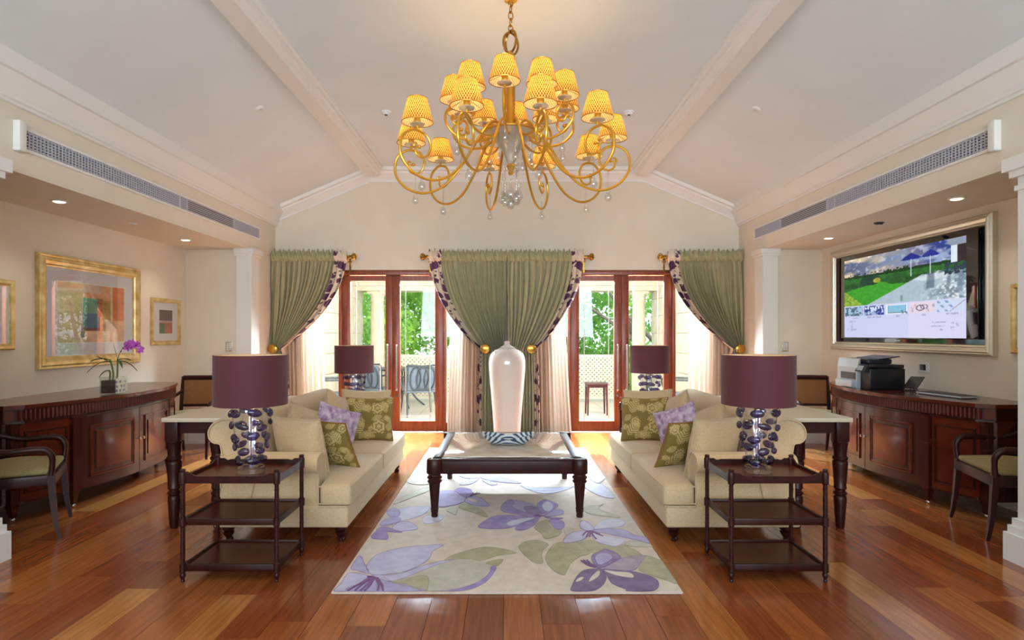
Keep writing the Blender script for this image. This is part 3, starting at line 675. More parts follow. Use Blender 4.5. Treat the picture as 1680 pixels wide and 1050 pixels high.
STA=[
[(-0.754,3.407),(-0.807,3.311),(-0.844,3.232)],
[(-0.751,3.407),(-0.789,3.311),(-0.806,3.232)],
[(-0.748,3.407),(-0.76,3.311),(-0.778,3.232)],
[(-0.745,3.407),(-0.742,3.311),(-0.755,3.232)],
[(-0.732,3.399),(-0.698,3.311),(-0.686,3.232)],
[(-0.725,3.399),(-0.683,3.311),(-0.658,3.232)],
[(-0.784,3.414),(-0.754,3.417),(-0.715,3.377)],
[(0.52,3.554),(0.479,3.582),(0.444,3.66)],
[(0.52,3.557),(0.484,3.599),(0.459,3.667)],
[(0.521,3.561),(0.495,3.608),(0.48,3.667)],
[(0.581,4.213),(0.544,4.19),(0.511,4.117)],
[(0.581,4.213),(0.556,4.167),(0.531,4.082)],
[(0.58,4.213),(0.564,4.144),(0.553,4.089)],
[(0.583,4.213),(0.58,4.122),(0.591,4.045)],
[(0.585,4.213),(0.607,4.155),(0.644,4.106)],
[(0.585,4.213),(0.599,4.178),(0.631,4.144)],
[(-0.305,5.115),(-0.282,5.173),(-0.254,5.232)],
[(-0.305,5.115),(-0.273,5.159),(-0.234,5.214)],
[(-0.308,5.115),(-0.294,5.188),(-0.289,5.232)],
[(0.206,4.565),(0.238,4.56),(0.278,4.549)],
[(0.224,4.606),(0.247,4.565),(0.278,4.549)],
]

PET += [('lav3', [(-.3,6.3),(-.1,6.15),(.15,6.3),(.05,6.6),(-.2,6.7)]), ('lav2', [(-.8,6.1),(-.55,6.2),(-.45,6.6),(-.7,6.8),(-.86,6.5)]), ('sage2', [(.3,6.2),(.6,6.1),(.85,6.4),(.6,6.6),(.4,6.5)]),
        ('lav3', [(.5,6.8),(.7,6.65),(.9,6.9),(.75,7.15),(.55,7.1)]), ('sage2', [(-.6,6.95),(-.3,6.85),(-.1,7.0),(-.35,7.2)]), ('sage2', [(-.92,5.6),(-.75,5.5),(-.6,5.7),(-.75,5.95),(-.9,5.9)]), ('lav2', [(.1,6.8),(.3,6.75),(.4,6.95),(.2,7.1)])]
for i, (k_, pts) in enumerate(PET):
    c = catmull([(x, y-ry, 0) for x, y in pts], 4, True)
    c = [(max(-.93, min(.93, q.x)), max(.003, q.y)) for q in c]
    nm = 'leaf' if 'sage' in k_ or 'olive' in k_ else 'petal'
    obj(nm, G().prism(c, 'z', .0155, .0174+i*.00005), 'rug_'+k_, rug, smooth=False)
    if k_ not in ('cream',):
        g = G().tube([(q[0], q[1], .0172+i*.00005) for q in c], .0022, 5, True, flat=.6)
        obj('carved_outline', g, 'rug_pur2' if k_ in ('lav1', 'lav2', 'pur1', 'mauve') else ('rug_pur3' if 'pur' in k_ else ('rug_lav1' if k_ == 'lav3' else 'rug_olive')), rug)
for pts in STA:
    c = catmull([(x, y-ry, .0212) for x, y in pts], 5)
    obj('stamen', G().tube(c, [.008, .006], 6, flat=.35), 'rug_magenta', rug)

# ------------------------------------------------------------------ coffee table
t = thing('coffee_table', 'dark mahogany coffee table with pale marble top on the rug', 'table', (0, 5.14, .0172))
hw, hd = .54, .60; H = .437
g = G()
for s in (-1, 1):
    g.box(s*(hw-.03), s*(hw+.012), -hd, hd, H-.115, H-.008, .004).box(-hw, hw, s*(hd-.03), s*(hd+.012), H-.115, H-.008, .004)
obj('apron', g, 'mahogany_dark', t)
g = G()
for s in (-1, 1): g.box(s*(hw-.055), s*(hw+.018), -hd, hd, H-.02, H, .005).box(-hw, hw, s*(hd-.055), s*(hd+.018), H-.02, H, .005)
obj('top_frame', g, 'mahogany_dark', t)
obj('marble_top', G().box(-hw+.056, hw-.056, -hd+.056, hd-.056, H-.03, H+.003, .003), 'marble', t)
prof = [(0, 0), (.022, 0), (.026, .015), (.024, .02), (.026, .04), (.03, .045), (.026, .05), (.03, .06), (.031, .065), (.027, .07), (.042, .255), (.052, .262), (.054, .272), (.046, .28), (.046, .285), (.055, .292), (.056, .302), (.046, .31), (.045, .32), (.056, .326), (.06, .332), (.06, .425), (.052, .437), (0, .437)]
src = None
for a in (-1, 1):
    for b_ in (-1, 1):
        p = (a*hw, b_*hd, 0)
        if not src: src = obj('leg', G().lathe(prof, n=24), 'mahogany_dark', t, loc=p)
        else: piece('leg', src, t, p)
# dish
g = G(); n = 64
def sq(a): return 1/(abs(math.cos(a))**3.2+abs(math.sin(a))**3.2)**(1/3.2)
prof = [(0, .004), (.08, .005), (.13, .014), (.17, .035), (.195, .06), (.205, .078), (.211, .078), (.203, .055), (.175, .025), (.13, 0), (0, 0)]
g.lathe(prof, n=n)
g.fn(lambda x, y, z: ((x*(1+.08*(abs(x)/.2)**2)*sq(math.atan2(y, x))**.5), y*.62*sq(math.atan2(y, x))**.5, z*(1+.35*abs(x)/.2-.25*abs(y)/.2)))
tag(obj('glass_dish', g, 'swirl', loc=(.01, 5.12, .0172+H+.0035)), 'blue and white swirled glass dish on the coffee table', 'dish')

# ------------------------------------------------------------------ white lidded jar
t = thing('floor_jar', 'tall white porcelain jar with lid behind the coffee table', 'jar', (0, 7.75, 0))
pr = [(0, 0), (.165, 0), (.17, .02), (.168, .05), (.178, .25), (.196, .5), (.218, .75), (.231, .92), (.234, 1.0), (.226, 1.08), (.20, 1.14), (.15, 1.18), (.115, 1.19), (.11, 1.2), (0, 1.2)]
pr = [(q.x, q.y) for q in catmull([(a, b_, 0) for a, b_ in pr], 3)]
obj('body', G().lathe(pr, n=56), 'porcelain', t)
obj('lid', G().lathe([(0, 1.2), (.098, 1.2), (.104, 1.207), (.09, 1.216), (.055, 1.232), (.035, 1.25), (.03, 1.262), (.04, 1.27), (.036, 1.282), (.018, 1.292), (0, 1.294)], n=40), 'porcelain', t)

# ------------------------------------------------------------------ cushions
def pillow_mesh(name, w, h, th, m, paint=None, n=40):
    u, v = np.meshgrid(np.linspace(-1, 1, n), np.linspace(-1, 1, n))
    x = w/2*u*(1-.075*(1-v*v)*u*u); z = h/2*v*(1-.075*(1-u*u)*v*v)
    t_ = th/2*(np.clip((1-u**2)*(1-v**2), 0, 1))**.42
    t_ = t_*(1+.05*np.sin(5*u+2*v)*np.cos(4*v))
    F = np.stack([x, -t_, z+h/2], -1).reshape(-1, 3); B = np.stack([x, t_, z+h/2], -1).reshape(-1, 3)
    i = np.arange((n-1)**2); a = (i//(n-1))*n+i % (n-1); q = np.stack([a, a+1, a+n+1, a+n], -1)
    me = bpy.data.meshes.new(name); me.from_pydata(np.concatenate([F, B]).tolist(), [], np.concatenate([q, q[:, ::-1]+n*n]).tolist())
    if paint is not None:
        c = np.ones((n*n, 4), dtype=np.float32); c[:, :3] = paint((u+1)/2, (v+1)/2).reshape(-1, 3)
        at = me.color_attributes.new('Col', 'FLOAT_COLOR', 'POINT'); at.data.foreach_set('color', np.concatenate([c, c]).ravel())
    bm = bmesh.new(); bm.from_mesh(me); bmesh.ops.remove_doubles(bm, verts=bm.verts[:], dist=1e-5); bm.to_mesh(me); bm.free()
    me.polygons.foreach_set('use_smooth', [True]*len(me.polygons)); me.materials.append(MATS[m])
    e = np.linspace(-1, 1, 22)[:-1]; lp = [(a_, -1) for a_ in e]+[(1, a_) for a_ in e]+[(-a_, 1) for a_ in e]+[(-1, -a_) for a_ in e]
    pts = [(w/2*a_*(1-.075*(1-b_*b_)*a_*a_), 0, h/2+h/2*b_*(1-.075*(1-a_*a_)*b_*b_)) for a_, b_ in lp]
    return me, G().tube(pts, .0055, 6, True)
def damask_paint(u, v):
    base = L3('7C6A2E'); hi = L3('C3AE73'); M = np.zeros_like(u)
    for (cx, cy, an, ln, wd) in ((.22, .62, 1.2, .34, .13), (.14, .12, .9, .36, .13), (.62, .05, 2.6, .26, .09), (.86, .62, 1.9, .3, .1), (.55, .45, .4, .24, .07), (.9, .2, 1.3, .22, .07), (.4, .92, 2.7, .2, .07), (.4, .28, 2.2, .2, .06), (.05, .45, .6, .2, .07), (.48, .62, 1.7, .22, .07), (.78, .48, .2, .18, .06), (.3, .02, 1.0, .2, .07), (.98, .4, 2.4, .2, .06), (.62, .95, .3, .2, .06), (.2, .98, 3.6, .2, .06), (.85, .04, .7, .18, .06)):
        dx, dy = u-cx, v-cy; a = (dx*math.cos(an)+dy*math.sin(an))/ln; b_ = (-dx*math.sin(an)+dy*math.cos(an))/wd
        ins = (a > 0) & (a < 1) & (np.abs(b_) < np.sin(np.pi*np.clip(a, 0, 1))**.8)
        M = np.where(ins & (np.cos(2*np.pi*6*(a-.28*np.abs(b_))) > -.35), 1, M)
    for (cx, cy, r) in ((.66, .72, .15), (.70, .30, .17), (.30, .42, .11), (.1, .9, .11), (.95, .92, .1), (.47, .08, .09), (.42, .72, .08), (.84, .80, .08), (.08, .30, .07), (.52, .25, .06)):
        dx, dy = u-cx, v-cy; th = np.arctan2(dy, dx); d = np.hypot(dx, dy)/r
        lob = .78+.22*np.abs(np.cos(3*th+cx*9))
        M = np.where((d < lob) & (np.sin(d*13+1.2*np.cos(6*th)) > -.45), 1, M)
    M = M*(.8+.3*vnoise(u*70, v*70))
    return base*(1-M[..., None])+hi*M[..., None]
CM = {'cream': pillow_mesh('cream_cushion', .46, .45, .19, 'linen'), 'olive': pillow_mesh('olive_cushion', .43, .41, .13, 'damask', damask_paint, 120), 'lilac': pillow_mesh('lilac_cushion', .40, .38, .13, 'lilac')}
PIPE = {}
def cushion(kind, loc, rot, lab):
    me, pg = CM[kind]
    o = bpy.data.objects.new('throw_cushion', me); COL.objects.link(o); o.location = loc; o.rotation_mode = 'ZXY'; o.rotation_euler = rot
    tag(o, lab, 'cushion', 'loose cushions on the sofas')
    if kind not in PIPE: PIPE[kind] = obj('piping', pg, {'cream': 'linen', 'olive': 'damask', 'lilac': 'lilac'}[kind] if kind != 'olive' else 'cane', o)
    else: piece('piping', PIPE[kind], o)
    return o

# ------------------------------------------------------------------ sofas
def soft_box(x0, x1, y0, y1, z0, z1, r=.03, crown=.02, n=14):
    """upholstered block with rounded edges and a crowned top"""
    g = G().box(x0, x1, y0, y1, z0, z1, 0); bm = bmesh.new()
    V = [bm.verts.new(q) for q in g.v]
    for f in g.f: bm.faces.new([V[i] for i in f])
    bmesh.ops.bevel(bm, geom=bm.edges[:], offset=r, segments=3, profile=.5, affect='EDGES')
    bmesh.ops.subdivide_edges(bm, edges=[e for e in bm.edges if e.calc_length() > .12], cuts=5, use_grid_fill=True)
    cx, cy, cz = (x0+x1)/2, (y0+y1)/2, (z0+z1)/2
    for q in bm.verts:
        a, b_, c = (q.co.x-cx)/(x1-x0)*2, (q.co.y-cy)/(y1-y0)*2, (q.co.z-cz)/(z1-z0)*2
        k = max(0, 1-a*a)*max(0, 1-b_*b_); q.co.z += crown*k*(1 if c > 0 else 0)
        q.co.x += .35*crown*a*max(0, 1-b_*b_)*max(0, 1-c*c); 
    bm.verts.index_update(); o = G().add([q.co[:] for q in bm.verts], [[q.index for q in f.verts] for f in bm.faces]); bm.free()
    return o
def tee_cushion(a, b_, near):
    xs_ = [1.03, 1.06, 1.10, 1.15, 1.235, 1.3, 1.4, 1.5, 1.6, 1.68]; ys = sorted([a, a+.03, a+.08] + [a+(b_-a)*k/8 for k in range(2, 7)] + [b_-.08, b_-.03, b_] + ([4.196] if near else [5.964]))
    z0, z1 = .25, .385; top = {}; bot = {}; bm = bmesh.new()
    def inside(i, j):
        xm, ym = (xs_[i]+xs_[i+1])/2, (ys[j]+ys[j+1])/2
        return xm < 1.235 or (ym > 4.196 if near else ym < 5.964)
    C = [(i, j) for i in range(len(xs_)-1) for j in range(len(ys)-1) if inside(i, j)]; S = set(C)
    def vt(d, i, j, z):
        if (i, j) not in d:
            u, w = (xs_[i]-1.03)/.65*2-1, (ys[j]-a)/(b_-a)*2-1
            d[i, j] = bm.verts.new((xs_[i]-(.012*max(0, 1-w*w) if i == 0 else 0), ys[j], z+(.03*max(0, 1-u**4)*max(0, 1-w**4) if d is top else 0)))
        return d[i, j]
    for i, j in C:
        q = [(i, j), (i+1, j), (i+1, j+1), (i, j+1)]
        bm.faces.new([vt(top, *k, z1) for k in q]); bm.faces.new([vt(bot, *k, z0) for k in reversed(q)])
        for (n_, e) in (((i, j-1), (0, 1)), ((i+1, j), (1, 2)), ((i, j+1), (2, 3)), ((i-1, j), (3, 0))):
            if n_ not in S:
                p, r_ = q[e[0]], q[e[1]]; bm.faces.new([vt(top, *p, z1), vt(bot, *p, z0), vt(bot, *r_, z0), vt(top, *r_, z1)])
    bmesh.ops.recalc_face_normals(bm, faces=bm.faces[:])
    sh = [e for e in bm.edges if len(e.link_faces) == 2 and e.calc_face_angle() > .9]
    bmesh.ops.bevel(bm, geom=sh, offset=.026, segments=3, profile=.5, affect='EDGES', clamp_overlap=True)
    bm.verts.index_update(); g = G().add([q.co[:] for q in bm.verts], [[q.index for q in f.verts] for f in bm.faces]); bm.free()
    return g
def sofa(s, side):
    t = thing('sofa', 'cream roll-arm sofa on the %s side of the rug' % side, 'sofa', (s*1.5, 5.08, 0), 0, 'facing cream sofas')
    ox, oy = 1.5, 5.08
    def put(g): g.fn(lambda x, y, z: (s*(x-ox), y-oy, z)); return g
    Y0, Y1 = 4.0, 6.16
    obj('base', put(soft_box(1.045, 1.93, Y0, Y1, .105, .245, .018, 0)), 'linen', t)
    obj('base_piping', put(G().tube([(1.045, Y0+.01, .247), (1.043, (Y0+Y1)/2, .247), (1.045, Y1-.01, .247)], .005, 6).tube([(1.05, Y0+.0, .247), (1.24, Y0, .247)], .005, 6)), 'linen', t)
    # arms: rolled profile in (y, z) swept along x
    for e, ya in ((1, Y0), (-1, Y1)):
        A = [(.02, .24), (.02, .46), (-.004, .472), (-.022, .50), (-.022, .54), (.004, .575), (.06, .588), (.12, .585), (.165, .56), (.185, .52), (.19, .46), (.19, .24)]
        A = [(ya+e*a, b_) for a, b_ in [(q.x, q.y) for q in catmull([(a, b_, 0) for a, b_ in A], 4)]]
        g = G(); n = len(A); secs = [(1.252, .93), (1.245, .97), (1.255, 1.0), (1.6, 1.0), (1.9, 1.0)]
        cyc = sum(a for a, _ in A)/n; czc = .42; v = []
        for (x, k_) in secs: v += [(x-(.004 if k_ == .97 else 0), cyc+(a-cyc)*k_, b_ if b_ < .25 else czc+(b_-czc)*k_) for a, b_ in A]
        f = [(i*n+j, i*n+(j+1) % n, (i+1)*n+(j+1) % n, (i+1)*n+j) for i in range(len(secs)-1) for j in range(n)]+[tuple(range(n)), tuple((len(secs)-1)*n+j for j in range(n))]
        arm = obj('arm', put(G().add(v, f)), 'linen', t, ang=50)
        obj('arm_piping', put(G().tube([(1.247, cyc+(a-cyc)*.96, czc+(b_-czc)*.96) for a, b_ in A], .005, 6)), 'linen', arm)
    # scrolled back, profile in (x, z) swept along y
    Bk = [(1.70, .24), (1.66, .42), (1.675, .62), (1.71, .74), (1.745, .80), (1.80, .828), (1.87, .828), (1.935, .80), (1.968, .75), (1.965, .70), (1.935, .67), (1.905, .665), (1.885, .64), (1.875, .5), (1.90, .24)]
    Bk = [(q.x, q.y) for q in catmull([(a, b_, 0) for a, b_ in Bk], 4)]
    n = len(Bk); v = []; secs = [(Y0+.015, .955), (Y0+.004, .985), (Y0+.02, 1), (5.08, 1), (Y1-.02, 1), (Y1-.004, .985), (Y1-.015, .955)]
    for (y, k_) in secs: v += [(1.82+(a-1.82)*k_, y, .5+(b_-.5)*k_ if b_ > .3 else b_) for a, b_ in Bk]
    f = [(i*n+j, i*n+(j+1) % n, (i+1)*n+(j+1) % n, (i+1)*n+j) for i in range(len(secs)-1) for j in range(n)]+[tuple(range(n)), tuple((len(secs)-1)*n+j for j in range(n))]
    bk = obj('back', put(G().add(v, f)), 'linen', t, ang=50)
    obj('back_piping', put(G().tube([(1.82+(a-1.82)*.965, Y0+.008, .5+(b_-.5)*.965) for a, b_ in Bk[3:-2]], .005, 6)), 'linen', bk)
    for (a, b_) in ((Y0+.005, 5.075), (5.085, Y1-.005)):
        near = a < 4.5
        g = tee_cushion(a, b_, near)
        c = obj('seat_cushion', put(g), 'linen', t, ang=60, weld=False)
        for z in (.262, .374):
            q = G().tube([(1.24, a+.008, z), (1.05, a+.008, z), (1.034, a+.024, z), (1.022, (a+b_)/2, z), (1.034, b_-.024, z), (1.05, b_-.008, z), (1.24, b_-.008, z)], .0055, 6)
            obj('piping', put(q), 'linen', c)
    for i, yc in enumerate((4.62, 5.50)):
        me, pg = CM['cream']
        c = bpy.data.objects.new('back_cushion', me); COL.objects.link(c); c.parent = t; c.rotation_mode = 'ZXY'
        c.location = (s*(1.53-ox), yc-oy, .41); c.scale = (1.78, .98, .92); c.rotation_euler = (-.22, 0, s*PI/2*-1 if s > 0 else PI/2)
        if 'cream' in PIPE: piece('piping', PIPE['cream'], c)
        else: PIPE['cream'] = obj('piping', pg, 'linen', c)
    prof = [(0, .0), (.016, 0), (.018, .012), (.012, .02), (.02, .03), (.034, .05), (.036, .062), (.024, .07), (.038, .078), (.04, .085), (.04, .108), (0, .108)]
    src = None
    for a in (1.11, 1.86):
        for b_ in (Y0+.07, Y1-.07):
            p = (s*(a-ox), b_-oy, 0)
            if not src: src = obj('foot', G().lathe(prof, n=18).ball((.018, 0, .016), .016, 10, 6), 'mahogany_dark', t, loc=p)
            else: piece('foot', src, t, p)
    return t
for s, side in ((-1, 'left'), (1, 'right')):
    sofa(s, side)
    N = 'on the %s sofa' % side
    cushion('cream', (s*1.43, 4.335, .402), (.26, s*.10, s*.38), 'cream cushion leaning on the near arm '+N).scale = (.9, 1, .92)
    cushion('olive', (s*1.28, 4.56, .40), (.48, s*.16, s*.42), 'olive damask cushion half hidden behind the near cream cushion '+N)
    cushion('lilac', (s*1.40, 4.80, .43), (-.30, -s*.18, -s*.85), 'lilac cushion in the middle '+N)
    cushion('cream', (s*1.36, 5.80, .402), (-.22, 0, -s*.16), 'cream cushion leaning on the far arm '+N)
    cushion('olive', (s*1.255, 5.54, .405), (-.36, s*.06, -s*.22), 'olive damask cushion in front of the far cream cushion '+N)

# ------------------------------------------------------------------ three-tier side tables and lamps
def side_table(loc, lab):
    t = thing('side_table', lab, 'table', loc, 0, 'three-tier side tables')
    a, b_ = .262, .205
    for z0, z1 in ((.058, .098), (.315, .352)):
        sh = obj('shelf', G().box(-a+.012, a-.012, -b_+.012, b_-.012, z1-.022, z1-.010), 'shelf_wood', t, smooth=False)
        g = G()
        for e in (-1, 1): g.box(-a, a, e*(b_-.013), e*(b_+.004), z0, z1, .003).box(e*(a-.013), e*(a+.004), -b_, b_, z0, z1, .003)
        obj('shelf_rim', g, 'mahogany_dark', sh)
    obj('tray', G().box(-a+.012, a-.012, -b_+.012, b_-.012, .556, .572), 'shelf_wood', t, smooth=False)
    def gal(L, hi, lo): 
        return [(-L, .548), (L, .548), (L, hi), (L-.03, hi), (L-.05, hi-.012), (L-.075, lo), (-L+.075, lo), (-L+.05, hi-.012), (-L+.03, hi), (-L, hi)]
    for e in (-1, 1):
        obj('gallery', G().prism(gal(a-.012, .606, .588 if e < 0 else .60), 'y', e*(b_-.006), e*(b_+.004)), 'mahogany_dark', t, smooth=False)
        obj('gallery', G().prism(gal(b_-.012, .606, .588), 'x', e*(a-.006), e*(a+.004)), 'mahogany_dark', t, smooth=False)
    pr = [(0, 0), (.009, 0), (.011, .006), (.008, .014), (.015, .03), (.016, .04), (.011, .05), (.018, .056), (.018, .10), (.012, .106), (.0125, .15), (.015, .153), (.0125, .156), (.0125, .20), (.015, .203), (.0125, .206), (.012, .25), (.015, .253), (.012, .256), (.012, .305), (.018, .312), (.018, .356), (.012, .362), (.0125, .41), (.015, .413), (.0125, .416), (.0125, .46), (.015, .463), (.0125, .466), (.012, .51), (.015, .513), (.012, .516), (.012, .54), (.018, .546), (.019, .60), (.017, .608), (.013, .614), (.016, .62), (.012, .628), (0, .63)]
    src = None
    for x in (-a, a):
        for y in (-b_, b_):
            if not src: src = obj('leg', G().lathe(pr, n=14), 'mahogany_dark', t, loc=(x, y, 0))
            else: piece('leg', src, t, (x, y, 0))
    return t
st = side_table((-1.545, 3.60, 0), 'three-tier mahogany side table at the near end of the left sofa')
for p, lab in (((1.51, 3.60, 0), 'three-tier mahogany side table at the near end of the right sofa'), ((-1.545, 6.50, 0), 'three-tier mahogany side table at the far end of the left sofa'), ((1.51, 6.50, 0), 'three-tier mahogany side table at the far end of the right sofa')):
    c = copy_tree(st); c.location = p; c['label'] = lab
def table_lamp(loc, lab):
    t = thing('table_lamp', lab, 'lamp', loc, 0, 'purple glass table lamps')
    obj('base', G().lathe([(0, 0), (.072, 0), (.076, .004), (.076, .03), (.07, .036), (0, .036)], n=32), 'clear_glass', t)
    body = [(.05, .036), (.062, .05), (.07, .09), (.082, .16), (.096, .26), (.105, .34), (.106, .37), (.098, .392), (.075, .402), (.03, .404), (.02, .404)]
    obj('body', G().lathe(body, n=36, cap=False), 'clear_glass', t)
    obj('stem', G().tube([(0, 0, .03), (0, 0, .44)], .005, 8), 'chrome', t)
    obj('neck', G().lathe([(.03, .404), (.034, .404), (.034, .415), (.02, .42), (.016, .47), (0, .47)], n=20), 'chrome', t)
    rd = random.Random(11); src = None
    bp = [(z, r) for r, z in body[:7]]
    for ring in range(5):
        z = .075+ring*.068; r = np.interp(z, [q[0] for q in bp], [q[1] for q in bp])
        for k_ in range(6):
            a = 2*PI*(k_+.5*(ring % 2))/6+rd.uniform(-.12, .12); zz = z+rd.uniform(-.012, .012)
            p = ((r+.008)*math.cos(a), (r+.008)*math.sin(a), zz); sc = (rd.uniform(.9, 1.25), rd.uniform(.8, 1.0), rd.uniform(.75, 1.05)); ro = (0, 0, a+PI/2)
            if not src:
                src = obj('glass_gem', G().ball((0, 0, 0), (.034, .016, .024), 16, 10), 'plum_glass', t, loc=p, rot=ro, scale=sc)
            else: piece('glass_gem', src, t, p, (0, rd.uniform(-.3, .3), a+PI/2), sc)
    obj('shade', G().lathe([(.203, .395), (.205, .395), (.205, .685), (.203, .685), (.203, .395)], n=56, cap=False), 'lamp_shade', t, weld=True)
    obj('shade_lining', G().lathe([(.2015, .396), (.2015, .684)], n=48, cap=False), 'shade_lining', t, keep=True)
    obj('bulb', G().ball((0, 0, .53), (.03, .03, .045), 14, 10), 'bulb', t)
    g = G().tube([(.2*math.cos(2*PI*i/32), .2*math.sin(2*PI*i/32), .66) for i in range(32)], .003, 5, True)
    for i in range(3): g.tube([(0, 0, .47), (.06*math.cos(i*2.1), .06*math.sin(i*2.1), .60), (.2*math.cos(i*2.1), .2*math.sin(i*2.1), .66)], .003, 5)
    obj('shade_ring', g, 'chrome', t)
    return t
LAMPS = [((-1.50, 3.57, .5725), 'purple-shaded glass lamp on the near left side table'), ((1.47, 3.57, .5725), 'purple-shaded glass lamp on the near right side table'),
         ((-1.63, 6.50, .5725), 'purple-shaded glass lamp on the far left side table'), ((1.52, 6.50, .5725), 'purple-shaded glass lamp on the far right side table')]
lp = table_lamp(*LAMPS[0])
for p, lab in LAMPS[1:]:
    c = copy_tree(lp); c.location = p; c['label'] = lab
for p, _ in LAMPS: light('table_lamp_glow', 'POINT', (p[0], p[1], p[2]+.53), 10, (1, .68, .36), shadow_soft_size=.05)

# ------------------------------------------------------------------ console tables behind the sofas
def console(s, side):
    t = thing('console_table', 'mahogany console with cream top behind the %s sofa' % side, 'table', (s*2.215, 5.06, 0), 0, 'console tables')
    a, b_, H = .205, .78, .79
    obj('top', G().box(-a-.01, a+.01, -b_, b_, H-.03, H, .004), 'stone_top', t)
    g = G()
    for e in (-1, 1): g.box(e*(a-.035), e*(a-.015), -b_+.08, b_-.08, .675, H-.03).box(-a+.05, a-.05, e*(b_-.05), e*(b_-.07), .675, H-.03)
    obj('apron', g, 'mahogany_dark', t)
    pr = [(0, 0), (.024, 0), (.028, .01), (.03, .02), (.036, .10), (.043, .20), (.042, .225), (.034, .235), (.045, .245), (.046, .255), (.034, .265), (.034, .275), (.043, .285), (.043, .295), (.04, .30), (.047, .40), (.052, .46), (.05, .475), (.04, .485), (.05, .49), (.052, .505), (.042, .515), (.042, .53), (.052, .60), (.054, .607), (.046, .612), (.046, .62)]
    src = None
    for x in (-1, 1):
        for y in (-1, 1):
            p = (x*(a-.05), y*(b_-.06), 0)
            if not src: src = obj('leg', G().lathe(pr, n=20).box(-.045, .045, -.045, .045, .618, H-.03, .004), 'mahogany_dark', t, loc=p)
            else: piece('leg', src, t, p)
console(-1, 'left'); console(1, 'right')
